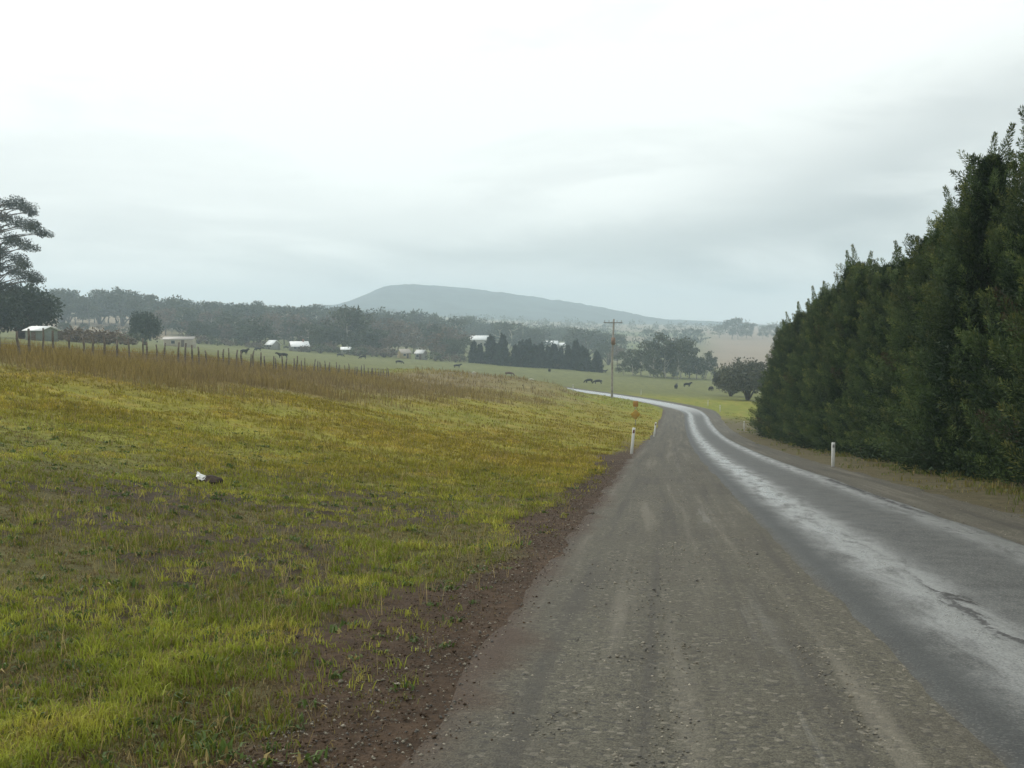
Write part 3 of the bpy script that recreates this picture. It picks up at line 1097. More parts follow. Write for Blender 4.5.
def trunk_mesh(Ht, r0, seed, bend=0.1):
    r = np.random.default_rng(seed)
    z = np.linspace(-0.15, Ht, 9)
    x = np.cumsum(r.normal(0, bend, 9)) * 0.5
    y = np.cumsum(r.normal(0, bend, 9)) * 0.5
    x -= x[0]
    y -= y[0]
    V, q = tube(np.stack([x, y, z], 1), r0 * (1 - np.linspace(0, 0.9, 9)) * np.where(z < 0.3, 1.25, 1.0))
    return np_mesh('trunk', V, q, smooth=True)


def make_tree(name, label, cat, crown, trunk, mc, mt, group=None):
    o = thing(name, label, cat, (0, 0, 0), 0, group)
    link('crown', crown, mc, o)
    link('trunk', trunk, mt, o)
    return o


SIL = [(750, 372), (765, 350), (780, 335), (800, 318), (825, 294), (845, 270), (868, 262), (890, 258), (915, 250), (940, 222),
       (960, 195), (985, 163), (1005, 130), (1024, 112)]

# the roadside windbreak of dark conifers
protos = []
for k in range(5):
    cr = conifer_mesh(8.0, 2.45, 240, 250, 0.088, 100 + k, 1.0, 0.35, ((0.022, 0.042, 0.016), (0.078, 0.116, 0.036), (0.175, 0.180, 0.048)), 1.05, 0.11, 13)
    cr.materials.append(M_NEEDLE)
    tr = trunk_mesh(7.4, 0.17, 200 + k, 0.05)
    tr.materials.append(M_BARK)
    protos.append((cr, tr))
HR = np.random.default_rng(42)
ss = [13.0]
while ss[-1] < 94:
    ss.append(ss[-1] + HR.uniform(2.3, 3.1))
WB = 'dark conifers of the roadside windbreak'
for i, s_ in enumerate(ss):
    t_ = 9.35 + HR.uniform(-0.45, 0.45) + 0.012 * s_
    x, y = xy(s_, t_)
    px = 512 + F * x / y
    top = np.interp(px, [p[0] for p in SIL], [p[1] for p in SIL])
    z0 = h(x, y)
    hg = (zpix(top, y) - z0) if px < 1030 else 9.8
    hg = float(np.clip(hg, 5.0, 9.8)) * HR.uniform(0.97, 1.05)
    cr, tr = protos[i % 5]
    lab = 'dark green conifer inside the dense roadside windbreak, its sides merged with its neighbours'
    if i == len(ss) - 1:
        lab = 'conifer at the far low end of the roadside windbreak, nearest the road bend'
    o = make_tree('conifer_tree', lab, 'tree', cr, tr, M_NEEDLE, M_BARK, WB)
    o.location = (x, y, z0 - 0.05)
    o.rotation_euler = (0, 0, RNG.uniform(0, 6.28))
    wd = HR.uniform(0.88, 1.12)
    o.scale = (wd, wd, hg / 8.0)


def crown_clumps(centres, radii, per, leaf, pal, seed, flat=0.55, wid=0.3, droop=0.0):
    r = np.random.default_rng(seed)
    P, D, Cc, L = [], [], [], []
    for c, rad in zip(centres, radii):
        m = max(12, int(per * rad ** 1.6))
        q = r.normal(0, 1, (m, 3))
        q /= np.linalg.norm(q, axis=1)[:, None]
        q *= (r.random(m) ** 0.45)[:, None]
        # ragged clump
        q *= (0.75 + 0.5 * vnoise(q[:, 0] * 2.2 + c[0], q[:, 1] * 2.2 + q[:, 2] * 2 + c[1], seed))[:, None]
        p = np.asarray(c)[None] + q * rad * np.array([1, 1, flat])
        P.append(p)
        D.append(q + r.normal(0, 0.7, (m, 3)) - np.array([0, 0, droop]))
        tone = r.uniform(0.72, 1.28)
        k = r.random(m)[:, None]
        Cc.append((np.array(pal[0]) * (1 - k) + np.array(pal[1]) * k) * tone)
        L.append(leaf * r.uniform(0.6, 1.4, m))
    P, D, Cc, L = (np.concatenate(a) for a in (P, D, Cc, L))
    return quads_leaves(P, D, L, L * wid, Cc)


GUM = ((0.040, 0.056, 0.034), (0.095, 0.105, 0.060))
BUSHP = ((0.045, 0.062, 0.030), (0.085, 0.098, 0.048))
BARE = ((0.11, 0.085, 0.065), (0.16, 0.125, 0.09))
DARKP = ((0.020, 0.036, 0.022), (0.042, 0.060, 0.034))


def gum_meshes(Ht, spread, seed, nl=8, per=120, leaf=0.5, pal=GUM, low=0.35, r0=None, dome=False, sides=6):
    """trunk with limbs, and leaf clumps at the limb ends"""
    r = np.random.default_rng(seed)
    r0 = r0 or Ht * 0.022
    parts = []
    z = np.linspace(-0.3, Ht * 0.72, 8)
    wob = np.cumsum(r.normal(0, Ht * 0.018, (8, 2)), axis=0)
    wob -= wob[0]
    tp = np.column_stack([wob, z])
    parts.append(tube(tp, r0 * np.linspace(1, 0.35, 8), sides))
    cen, rad = [], []
    for i in range(nl):
        u = r.uniform(low, 0.98)
        b = np.array([np.interp(u * Ht * 0.72, z, tp[:, k]) for k in range(3)])
        az = i * 2.4 + r.uniform(-0.5, 0.5)
        reach = spread * r.uniform(0.45, 1.0) * (1 - 0.45 * max(0, u - 0.5))
        up = Ht * (r.uniform(0.10, 0.26) if not dome else 0.12 + 0.22 * (1 - reach / spread))
        tip = b + np.array([math.cos(az) * reach, math.sin(az) * reach, up])
        tip[2] = min(tip[2], Ht * 0.95)
        mid = (b + tip) / 2 + np.array([0, 0, -0.05 * Ht * r.random()])
        parts.append(tube([b, mid, tip], [r0 * 0.42, r0 * 0.26, r0 * 0.08], 5))
        cen.append(tip)
        rad.append(spread * r.uniform(0.26, 0.42))
        for q in range(2):
            off = r.normal(0, 1, 3) * spread * np.array([0.22, 0.22, 0.12])
            t2 = tip * 0.85 + b * 0.15 + off
            t2[2] = min(t2[2], Ht * 0.96)
            parts.append(tube([mid, (mid + t2) / 2 + [0, 0, .1], t2], [r0 * 0.2, r0 * 0.13, r0 * 0.05], 4))
            cen.append(t2)
            rad.append(spread * r.uniform(0.18, 0.32))
    cen.append(np.array([tp[-1, 0], tp[-1, 1], Ht * 0.86]))
    rad.append(spread * 0.34)
    V, f, c = crown_clumps(cen, rad, per, leaf, pal, seed + 1)
    V[:, 2] = np.maximum(V[:, 2], 0.1)
    vt, ft, _ = join(parts)
    return np_mesh('crown', V, f, col=c), np_mesh('trunk', vt, ft, smooth=True)


def bush_meshes(Ht, R, seed, n=70, per=60, leaf=0.4, pal=BUSHP, egg=0.0):
    r = np.random.default_rng(seed)
    cen, rad, parts = [], [], []
    for i in range(n):
        el_ = math.asin(r.uniform(-0.35, 1.0))
        az = r.uniform(0, 6.283)
        k = r.uniform(0.55, 0.95)
        c = np.array([math.cos(az) * math.cos(el_) * R * k, math.sin(az) * math.cos(el_) * R * k, Ht * 0.42 + math.sin(el_) * Ht * 0.52 * k])
        c[2] = max(c[2], 0.2)
        cen.append(c)
        rad.append(R * r.uniform(0.22, 0.36))
        if i < 9:
            parts.append(tube([[0, 0, -0.2], c * np.array([0.35, 0.35, 0.5]), c], [R * 0.045, R * 0.03, R * 0.012], 5))
    V, f, c = crown_clumps(cen, rad, per, leaf, pal, seed + 1, flat=0.8)
    V[:, 2] = np.maximum(V[:, 2], 0.03)
    vt, ft, _ = join(parts)
    return np_mesh('crown', V, f, col=c), np_mesh('trunk', vt, ft, smooth=True)


# the tall gum at the left edge, limbs laid out in tiers
def hero_gum():
    x0, d0, z0 = at(-4, 190)
    k = d0 / F

    def wp(px, py, dy):
        return np.array([(px + 4) * k, dy, zpix(py, d0) - z0])
    r = np.random.default_rng(5)
    tiers = [(2, 203, 1.0), (16, 202, 1.2), (27, 206, 1.0), (34, 212, .8), (-14, 206, 1.3), (-30, 214, 1.2), (4, 217, .9), (18, 222, 1.2), (30, 224, 1.1), (39, 230, 1.0), (44, 234, .7),
             (-8, 228, 1.2), (-26, 232, 1.3), (-40, 240, 1.2), (14, 238, 1.1), (26, 243, 1.1), (36, 248, .8), (-4, 250, 1.2), (8, 255, 1.2), (22, 260, 1.2), (34, 266, .9), (-20, 254, 1.3), (-36, 262, 1.2),
             (4, 268, 1.4), (16, 272, 1.4), (29, 276, 1.3), (37, 280, .8), (-12, 272, 1.5), (-28, 280, 1.4), (0, 284, 1.6), (12, 288, 1.5)]
    cen, rad, parts = [], [], []
    trunk = np.array([wp(-4, 342, 0), wp(-3, 310, .2), wp(-1, 280, .3), wp(2, 250, 0), (wp(1, 228, -.3)), wp(3, 206, 0)])
    parts.append(tube(trunk, [.55, .45, .36, .27, .19, .08], 9))
    for (px, py, rr) in tiers:
        for q in range(2):
            dy = r.uniform(-4.6, 4.6) * (0.6 if abs(px) < 12 else 0.8)
            c = wp(px + r.uniform(-2, 2), py + r.uniform(-1.5, 1.5), dy)
            cen.append(c)
            rad.append(rr * r.uniform(1.0, 1.45))
            zb = min(c[2] - r.uniform(0.6, 2.4), trunk[-1][2])
            b = np.array([np.interp(zb, trunk[:, 2], trunk[:, m]) for m in range(3)])
            mid = b * 0.5 + c * 0.5 + np.array([0, 0, 0.25])
            parts.append(tube([b, mid, c], [.13, .075, .02], 5))
    V, f, c = crown_clumps(cen, rad, 300, 0.30, ((0.026, 0.036, 0.028), (0.060, 0.070, 0.048)), 6, flat=0.68, wid=0.2, droop=0.3)
    vt, ft, _ = join(parts)
    o = thing('gum_tree', 'tall dark gum tree with tiered branches against the sky at the left edge', 'tree', (x0, d0, z0))
    link('crown', np_mesh('crown', V, f, col=c), M_LEAF, o)
    link('trunk', np_mesh('trunk', vt, ft, smooth=True), M_GUMBARK, o)


hero_gum()


def plant(pm, mats, name, label, px, d, ht, base_h, wscale=None, group=None, cat='tree'):
    x, y, z = at(px, d)
    o = make_tree(name, label, cat, pm[0], pm[1], mats[0], mats[1], group)
    o.location = (x, y, z - 0.05)
    o.rotation_euler = (0, 0, RNG.uniform(0, 6.28))
    k = ht / base_h
    o.scale = ((wscale or k), (wscale or k), k)
    return o


def top_h(px, d, ytop):
    return zpix(ytop, d) - at(px, d)[2]


dark1 = bush_meshes(9.0, 6.6, 31, 90, 42, 0.5, DARKP)
dark2 = bush_meshes(7.0, 5.0, 33, 70, 45, 0.5, DARKP)
plant(dark1, (M_LEAF, M_BARK), 'evergreen_tree', 'broad dark evergreen under the tall gum at the left edge', 22, 215, top_h(22, 215, 284), 9.0)
plant(dark2, (M_LEAF, M_BARK), 'evergreen_tree', 'dark evergreen cut by the left edge of the photo, behind the shed', -14, 205, top_h(-14, 205, 290), 7.0)
rb = bush_meshes(6.0, 4.6, 35, 80, 60, 0.4, DARKP)
plant(rb, (M_LEAF, M_BARK), 'round_tree', 'single round dark green tree standing alone behind the fence', 145, 290, top_h(145, 290, 310), 6.0, 0.88)
rb2 = bush_meshes(8.0, 4.6, 37, 90, 60, 0.40, ((0.062, 0.070, 0.046), (0.108, 0.112, 0.074)))
plant(rb2, (M_LEAF, M_BARK), 'round_tree', 'grey green rounded tree at the bend beside the end of the windbreak', 748, 205, top_h(748, 205, 356), 8.0, 1.15)
plant(rb2, (M_LEAF, M_BARK), 'round_tree', 'smaller greyish tree left of the rounded tree at the bend', 731, 226, top_h(731, 226, 362), 8.0, 0.8)

# short dark windbreak across the far paddock
far_con = []
for k in range(3):
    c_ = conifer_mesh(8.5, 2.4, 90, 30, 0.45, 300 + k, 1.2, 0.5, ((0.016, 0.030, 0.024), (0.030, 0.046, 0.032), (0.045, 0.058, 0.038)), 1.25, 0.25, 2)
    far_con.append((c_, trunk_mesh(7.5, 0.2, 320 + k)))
FC = 'dark conifers of the short windbreak across the paddock'
row = [(474, 342), (480, 345), (491, 337), (498, 344), (503, 336), (515, 346), (521, 342), (528, 341), (535, 346), (541, 344), (548, 347), (554, 345), (561, 348),
       (568, 346), (576, 342), (582, 347), (586, 350), (519, 348), (597, 352)]
for i, (px, ty) in enumerate(row):
    d = 425 + RNG.uniform(-8, 8)
    lab = 'dark blue green conifer in the short row across the paddock'
    if px == 503:
        lab = 'tallest pointed conifer at the left end of the far dark row'
    elif px == 597:
        lab = 'lowest conifer at the right end of the far dark row'
    hh = max(4.5, top_h(px, d, ty))
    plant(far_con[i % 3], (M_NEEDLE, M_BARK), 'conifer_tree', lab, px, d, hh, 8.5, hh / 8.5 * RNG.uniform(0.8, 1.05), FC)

# the open gum grove with pale trunks, beyond the power pole
gp = [gum_meshes(15, 5.6, 400 + k, 12, 30, 0.7, GUM, 0.1) for k in range(4)]
GG = 'pale trunked gums of the open grove'
for i, (px, ty, d) in enumerate([(624, 352, 405), (633, 347, 398), (641, 342, 410), (650, 338, 396), (658, 334, 402), (666, 332, 398), (673, 335, 408), (681, 337, 399),
                                 (689, 341, 402), (697, 346, 398), (705, 350, 404), (711, 357, 400), (654, 350, 384), (678, 352, 386)]):
    lab = 'gum tree with pale trunk in the open grove behind the power pole'
    if px == 711:
        lab = 'lowest gum at the right end of the pale trunked grove'
    hh = top_h(px, d, ty)
    plant(gp[i % 4], (M_LEAF, M_PALEBARK), 'gum_tree', lab, px, d, hh, 15, hh / 15 * RNG.uniform(0.85, 1.05), GG)

# belts of trees beyond the paddock
SKY = [(50, 292), (62, 285), (72, 288), (80, 296), (92, 291), (105, 286), (118, 284), (130, 287), (142, 293), (165, 295), (190, 297), (215, 300), (240, 300), (262, 299), (285, 302),
       (310, 303), (335, 304), (360, 305), (385, 308), (410, 309), (440, 312), (470, 314), (500, 319), (530, 322), (560, 324), (600, 328), (640, 332)]
bp = [gum_meshes(13, 5.2, 500 + k, 9, 24, 0.75, GUM, 0.15, dome=True) for k in range(4)]
bd = [bush_meshes(10, 5.5, 520 + k, 34, 24, 0.75, ((0.040, 0.055, 0.034), (0.072, 0.084, 0.052))) for k in range(3)]
bb = [gum_meshes(10, 4.6, 540 + k, 9, 15, 0.6, BARE, 0.15, dome=True) for k in range(2)]
for k in (0, 2):
    bp[k][1].materials.append(M_PALEBARK)
kinds = [('gum_tree', bp, 13, 'grey green gum tree in the hazy belt beyond the paddock', 'gums of the belt beyond the paddock', M_GUMBARK),
         ('bushy_tree', bd, 10, 'dense bushy dark tree in the hazy belt beyond the paddock', 'bushy trees of the belt beyond the paddock', M_BARK),
         ('bare_tree', bb, 10, 'brownish thin twiggy tree in the hazy belt beyond the paddock', 'brown trees of the belt beyond the paddock', M_BARK)]


def belt(px, d, ty, kd):
    nm, pr, bh, lab, grp, mb = kinds[kd]
    hh = float(np.clip(top_h(px, d, ty), 4.0, 24.0))
    plant(pr[int(RNG.integers(len(pr)))], (M_LEAF, mb), nm, lab, px, d, hh, bh, hh / bh * RNG.uniform(0.85, 1.25) * (1.25 if hh < 8 else 1.0), grp)


sx, sy = [p[0] for p in SKY], [p[1] for p in SKY]
px = 52.0
while px < 625:                                       # skyline row
    d = RNG.uniform(600, 700) if px < 330 else RNG.uniform(640, 780)
    if 464 < px < 496 or 541 < px < 571:
        d = RNG.uniform(800, 900)
    belt(px, d, np.interp(px, sx, sy) + RNG.uniform(-1.0, 5.0), int(RNG.choice([0, 0, 1])))
    px += RNG.uniform(4.0, 8.5)
px = 160.0
while px < 620:                                       # middle row
    d = RNG.uniform(500, 560)
    if not (460 < px < 600):
        belt(px, d, np.interp(px, sx, sy) + RNG.uniform(8, 17), int(RNG.choice([0, 1, 2, 2])))
    px += RNG.uniform(5.5, 10)
px = 188.0
while px < 470:                                       # nearest, low and patchy
    d = RNG.uniform(425, 470)
    if not (268 < px < 306 or 335 < px < 352 or 395 < px < 426) or RNG.random() < 0.12:
        belt(px, d, np.interp(px, sx, sy) + RNG.uniform(17, 29), int(RNG.choice([0, 1, 2, 1])))
    px += RNG.uniform(6.5, 12)
for px_, ty in ((64, 322), (84, 325), (100, 324), (112, 321), (128, 326), (205, 320), (222, 318), (236, 322), (120, 323)):
    belt(px_, 480 + RNG.uniform(-30, 60), ty + RNG.uniform(-1, 3), int(RNG.choice([0, 1, 2])))
for px_, ty, kd in ((345, 306, 0), (352, 303, 0), (358, 309, 0), (378, 338, 2), (372, 340, 2), (384, 339, 2)):
    belt(px_, 455, ty, kd)
# scrub along the foot of the belts
shr = [bush_meshes(3.0, 2.6, 560 + k, 20, 14, 0.6, (BUSHP if k < 2 else BARE)) for k in range(3)]
px = 186.0
while px < 468:
    k = int(RNG.choice([0, 1, 2, 2]))
    hh = RNG.uniform(1.8, 4.2)
    if not (266 < px < 308 or 338 < px < 352 or 396 < px < 428):
        plant(shr[k], (M_LEAF, M_BARK), 'shrub', 'brown leafless shrub along the foot of the hazy tree belt' if k == 2 else 'green grey shrub along the foot of the hazy tree belt',
              px, RNG.uniform(412, 440), hh, 3.0, hh / 3.0 * RNG.uniform(0.9, 1.6), 'brown shrubs at the foot of the belt' if k == 2 else 'green shrubs at the foot of the belt', 'shrub')
    px += RNG.uniform(4, 9)
px = 58.0
while px < 136:
    k = int(RNG.choice([1, 2, 2]))
    hh = RNG.uniform(1.5, 3.2)
    plant(shr[k], (M_LEAF, M_BARK), 'shrub', 'low brown brush standing behind the fence between the shed and the round tree' if k == 2 else 'low green brush standing behind the fence between the shed and the round tree',
          px, RNG.uniform(190, 290), hh, 3.0, hh / 3.0 * RNG.uniform(1.0, 1.7), 'brown brush behind the fence' if k == 2 else 'green brush behind the fence', 'shrub')
    px += RNG.uniform(3, 7)
# scattered trees on the brown rise at the right
for px_, d, ty in ((732, 1150, 319), (738, 1150, 316), (746, 1180, 321), (752, 1180, 322), (762, 1150, 325), (770, 1150, 324), (778, 1200, 325), (719, 1200, 324), (700, 1000, 328),
                   (690, 1000, 327), (678, 1000, 329), (664, 1000, 328), (650, 950, 328), (786, 1100, 327), (795, 1150, 328)):
    belt(px_, d, ty, 0)


def far_woods():
    """the wood that runs on behind the belts, read as one mass"""
    P, R_, tones = [], [], []
    for _ in range(560):
        d = RNG.uniform(830, 1750)
        px_ = RNG.uniform(-60, 900)
        if px_ > 705 and d < 1250:
            continue
        x, y, z = at(px_, d)
        hh = RNG.uniform(7, 13)
        for q in range(3):
            P.append((x + RNG.normal(0, 2.5), y + RNG.normal(0, 2.5), z + hh * RNG.uniform(0.3, 0.8)))
            R_.append(hh * RNG.uniform(0.3, 0.45))
    V, f, c = crown_clumps(np.array(P), np.array(R_), 1.4, 2.2, ((0.045, 0.058, 0.036), (0.08, 0.088, 0.055)), 77, flat=0.85)
    o = link('far_woods', np_mesh('far_woods', V, f, col=c), M_LEAF)
    tag(o, 'hazy far woods on the rising country below the mountain', 'woods', kind='stuff')


far_woods()


# ------------------------------------------------------------------ fence
def box(x0, x1, y0, y1, z0, z1):
    v = np.array([(x, y, z) for z in (z0, z1) for y in (y0, y1) for x in (x0, x1)], float)
    f = np.array([(0, 2, 3, 1), (4, 5, 7, 6), (0, 1, 5, 4), (2, 6, 7, 3), (0, 4, 6, 2), (1, 3, 7, 5)])
    return v, f


def bevel_mesh(name, parts, bev=0.01):
    v, f, _ = join(parts)
    me = np_mesh(name, v, f)
    bm = bmesh.new()
    bm.from_mesh(me)
    if bev:
        bmesh.ops.bevel(bm, geom=list(bm.edges), offset=bev, segments=1, affect='EDGES', profile=0.5)
    bmesh.ops.recalc_face_normals(bm, faces=list(bm.faces))
    bm.to_mesh(me)
    bm.free()
    return me


M_POST = mat_plain('weathered_timber', (0.15, 0.135, 0.115), 0.9, 0.15, 0.35, 8.0, 0.5)
M_WIRE = mat_plain('dull_wire', (0.20, 0.19, 0.18), 0.5, 0.4, 0.1, 5.0, 0.0, 0.6)


def fence():
    x0, y0 = xy(34, -25.8)
    o = thing('post_fence', 'old timber post and wire fence along the top of the grass slope', 'fence', (x0, y0, h(x0, y0)))
    me = []
    for k in range(4):
        r = np.random.default_rng(800 + k)
        v, q = tube([(0, 0, -0.3), (0.01, 0, 0.4), (r.normal(0, .015), r.normal(0, .015), 0.95), (r.normal(0, .02), r.normal(0, .02), 1.32)],
                    np.array([.046, .044, .042, .038]) * r.uniform(0.8, 1.25), 7)
        cap = np.arange(len(v) - 7, len(v))
        m = np_mesh('post', v, [q, cap[None]], smooth=False)
        m.materials.append(M_POST)
        me.append(m)
    s_, tops = 33.0, []
    while s_ < 104:
        x, y = xy(s_, -25.8 + RNG.normal(0, 0.12))
        z = h(x, y)
        k = RNG.uniform(0.72, 0.97)
        p = link('post', me[int(RNG.integers(4))], None, o, (x - x0, y - y0, z - o.location.z))
        p.scale = (1, 1, k)
        p.rotation_euler = (RNG.normal(0, .05), RNG.normal(0, .06), RNG.uniform(0, 6.28))
        tops.append((x - x0, y - y0, z - o.location.z))
        s_ += RNG.uniform(0.85, 1.28)
    tops = np.array(tops)
    for hz in (0.25, 0.5, 0.75, 1.0):
        pts = tops + np.array([0, 0, hz])
        v, q = tube(pts, np.full(len(pts), 0.005), 4)
        link('wire', np_mesh('wire', v, q), M_WIRE, o)


fence()

# ------------------------------------------------------------------ guide posts
M_WHITE = mat_plain('white_post_paint', (0.74, 0.74, 0.71), 0.5, 0.4, 0.08, 9.0)
M_DULLW = mat_plain('dirty_white_plastic', (0.52, 0.51, 0.46), 0.6, 0.3, 0.15, 9.0)
M_RED = mat_plain('red_reflector', (0.16, 0.05, 0.04), 0.3, 0.5, 0.1)
M_GREYR = mat_plain('grey_reflector', (0.28, 0.28, 0.28), 0.3, 0.5, 0.1)
guide_me = bevel_mesh('shaft', [box(-.055, .055, -.018, .018, -.2, .93)], 0.006)
plate_me = bevel_mesh('reflector', [box(-.035, .035, -.0235, -.0195, .74, .86)], 0.001)


def guide_post(label, px, py, ht, tilt=0.0, ref=M_RED, mt=M_WHITE, d=None, turn=0.0):
    x, y, z = onground(px, py) if d is None else at(px, d)
    z = max(z, rough_z(np.array([x]), np.array([y]))[0][0])
    o = thing('guide_post', label, 'guide post', (x, y, z), turn, 'white roadside guide posts')
    o.scale = (1, 1, ht / 0.93)
    o.rotation_euler = (0, tilt, turn)
    s = link('shaft', guide_me.copy(), mt, o)
    link('reflector', plate_me.copy(), ref, o)
    return o


guide_post('white guide post on the left edge of the gravel, leaning slightly right', 631.5, 454, 1.02, 0.09)
guide_post('small white guide post further on at the left edge of the gravel', 654, 437, 0.95, 0.12)
guide_post('white guide post standing upright in front of the dark windbreak', 833, 467, 0.80, 0.0, M_GREYR)
guide_post('pale guide post beyond the foot of the windbreak end', 744, 431, 0.9, 0.0, M_GREYR, M_DULLW)
guide_post('yellowish guide post on the right verge where the road bends', 720, 412, 0.95, 0.0, M_GREYR, M_DULLW)
guide_post('faint guide post on the outside of the bend, left of the yellowish post', 708, 406, 0.9, 0.0, M_GREYR, M_DULLW)
guide_post('pale guide post beyond the bright strip of road near the power pole', 641, 395, 1.0, 0.05, M_GREYR, M_DULLW)
guide_post('pale guide post in the grass left of the power pole', 573, 391.5, 1.0, 0.0, M_GREYR, M_DULLW)


# ------------------------------------------------------------------ warning sign
def sign():
    x, y, z = onground(635.5, 426)
    o = thing('warning_sign', 'orange warning sign on a thin post in the grass before the bend', 'road sign', (x, y, z), math.radians(-4))
    k = y / F
    top = (426 - 401) * k
    v, q = tube([(0, 0, -.3), (0, 0, top * .5), (0, 0, top * .98)], [.03, .03, .03], 8)
    link('post', np_mesh('post', v, q, smooth=True), mat_plain('grey_pole', (0.25, 0.24, 0.22), 0.5, 0.4), o)
    link('upper_plate', bevel_mesh('upper_plate', [box(-.2, .2, -.045, -.032, top - .46, top)], 0.004), mat_plain('orange_red_plate', (0.40, 0.20, 0.035), 0.5, 0.4), o)
    c = top - 1.08
    d = .42
    v = np.array([(0, -.045, c - d), (d, -.045, c), (0, -.045, c + d), (-d, -.045, c), (0, -.032, c - d), (d, -.032, c), (0, -.032, c + d), (-d, -.032, c)])
    f = np.array([(0, 1, 2, 3), (7, 6, 5, 4), (0, 4, 5, 1), (1, 5, 6, 2), (2, 6, 7, 3), (3, 7, 4, 0)])
    link('lower_plate', bevel_mesh('lower_plate', [(v, f)], 0.003), mat_plain('faded_yellow_plate', (0.42, 0.26, 0.035), 0.5, 0.4), o)


sign()


# ------------------------------------------------------------------ power pole
def power_pole():
    x, y, z = onground(612, 398)
    k = y / F
    ht = (398 - 319) * k
    o = thing('power_pole', 'tall timber power pole with a crossarm standing at the bend', 'power pole', (x, y, z), math.radians(10))
    lean = -0.02
    v, q = tube([(0, 0, -.5), (0.0, 0, ht * .5), (ht * .02, 0, ht)], [.18, .15, .12], 10)
    cap = np.arange(len(v) - 10, len(v))
    link('pole', np_mesh('pole', v, [q, cap[None]], smooth=True), mat_plain('pole_timber', (0.25, 0.23, 0.20), 0.85, 0.2, 0.3, 1.5, 0.4), o)
    ca = link('crossarm', bevel_mesh('crossarm', [box(-1.35, 1.45, -.24, -.14, ht - .60, ht - .48)], 0.01), M_POST, o)
    for ix in (-1.2, -.55, .65, 1.3):
        v, q = tube([(ix, -.19, ht - .455), (ix, -.19, ht - .36), (ix, -.19, ht - .33), (ix, -.19, ht - .20)], [.03, .03, .075, .05], 8)
        link('insulator', np_mesh('insulator', v, q, smooth=True), M_GREYR, ca)
    zt = (398 - 341) * k
    v, q = tube([(0.02, -.5, zt - .55), (0.02, -.5, zt - .5), (0.02, -.5, zt + .5), (0.02, -.5, zt + .55)], [.05, .30, .30, .05], 12)
    link('transformer', np_mesh('transformer', v, q, smooth=False), mat_plain('rusty_drum', (0.20, 0.13, 0.09), 0.7, 0.3, 0.3), o)
    link('bracket', bevel_mesh('bracket', [box(-.06, .06, -.26, -.14, zt - .2, zt + .2)], 0.008), M_POST, o)


power_pole()

# ------------------------------------------------------------------ cattle and sheep
M_BLACKC = mat_plain('black_hide', (0.016, 0.014, 0.013), 0.75, 0.2, 0.3, 3.0)
M_BROWNC = mat_plain('brown_hide', (0.10, 0.055, 0.035), 0.75, 0.2, 0.3, 3.0)
M_WOOL = mat_plain('pale_wool', (0.55, 0.52, 0.44), 0.95, 0.1, 0.2, 8.0, 0.6)


def skin_body(name, verts, edges, rads, sub=2):
    me = bpy.data.meshes.new(name)
    me.from_pydata(verts, edges, [])
    o = bpy.data.objects.new(name, me)
    C.objects.link(o)
    o.modifiers.new('s', 'SKIN')
    for i, r in enumerate(rads):
        sv = me.skin_vertices[0].data[i]
        sv.radius = r if isinstance(r, tuple) else (r, r)
        sv.use_root = (i == 0)
    sb = o.modifiers.new('ss', 'SUBSURF')
    sb.levels = sb.render_levels = sub
    dg = bpy.context.evaluated_depsgraph_get()
    out = bpy.data.meshes.new_from_object(o.evaluated_get(dg))
    bpy.data.objects.remove(o)
    for p in out.polygons:
        p.use_smooth = True
    return out


def cow_mesh(graze, k=1.0, slim=1.0):
    """trunk along +x, standing on z = 0, one continuous body"""
    V = [(0, 0, 1.02), (.42, 0, 1.0), (.78, 0, 1.06), (-.45, 0, 1.06), (-.80, 0, 1.14)]
    R = [(.36, .34), (.37, .33), (.33, .28), (.36, .33), (.24, .24)]
    E = [(0, 1), (1, 2), (0, 3), (3, 4)]

    def chain(root, pts, rr):
        p = root
        for q, r in zip(pts, rr):
            V.append(q)
            R.append(r)
            E.append((p, len(V) - 1))
            p = len(V) - 1
    if graze:
        chain(2, [(1.10, 0, .86), (1.32, 0, .52), (1.42, 0, .30), (1.50, 0, .08)], [.20, .15, .14, .085])
        ear = (1.33, .47)
    else:
        chain(2, [(1.08, 0, 1.24), (1.30, 0, 1.42), (1.50, 0, 1.34), (1.68, 0, 1.20)], [.20, .16, .13, .085])
        ear = (1.26, 1.46)
    for sgn in (-1, 1):
        chain(2, [(.66, .20 * sgn, .72), (.66, .19 * sgn, .40), (.64, .19 * sgn, .08), (.68, .19 * sgn, .03)], [.13, .075, .055, .065])
        chain(4, [(-.74, .20 * sgn, .86), (-.64, .20 * sgn, .66), (-.84, .19 * sgn, .42), (-.80, .19 * sgn, .08), (-.75, .19 * sgn, .03)], [.19, .12, .075, .055, .065])
        ei = 7 if graze else 6
        chain(6 if graze else 6, [(ear[0] - .02, .16 * sgn, ear[1]), (ear[0] - .04, .28 * sgn, ear[1] + .01)], [.05, .03])
    chain(4, [(-.98, 0, 1.12), (-1.06, 0, .80), (-1.05, 0, .48)], [.05, .03, .045])
    me = skin_body('cow', [tuple(c * k for c in v) for v in V], E, [tuple(q * k for q in (r if isinstance(r, tuple) else (r, r))) for r in R])
    zmin = min(v.co.z for v in me.vertices)
    for v in me.vertices:
        v.co.z -= zmin
        z_ = v.co.z                                   # beef cattle: short in the leg, deep in the body
        v.co.z = z_ * 0.70 if z_ < 0.6 * k else z_ - 0.18 * k
        if z_ > 0.62 * k and abs(v.co.x) < 0.95 * k:
            v.co.y *= 1.15
    return me


cowA, cowB = cow_mesh(True), cow_mesh(False)
for m in (cowA, cowB):
    m.materials.append(M_BLACKC)
brownA = cowA.copy()
brownA.materials.clear()
brownA.materials.append(M_BROWNC)
sheepA = cow_mesh(True, 0.52)
sheepA.materials.append(M_WOOL)

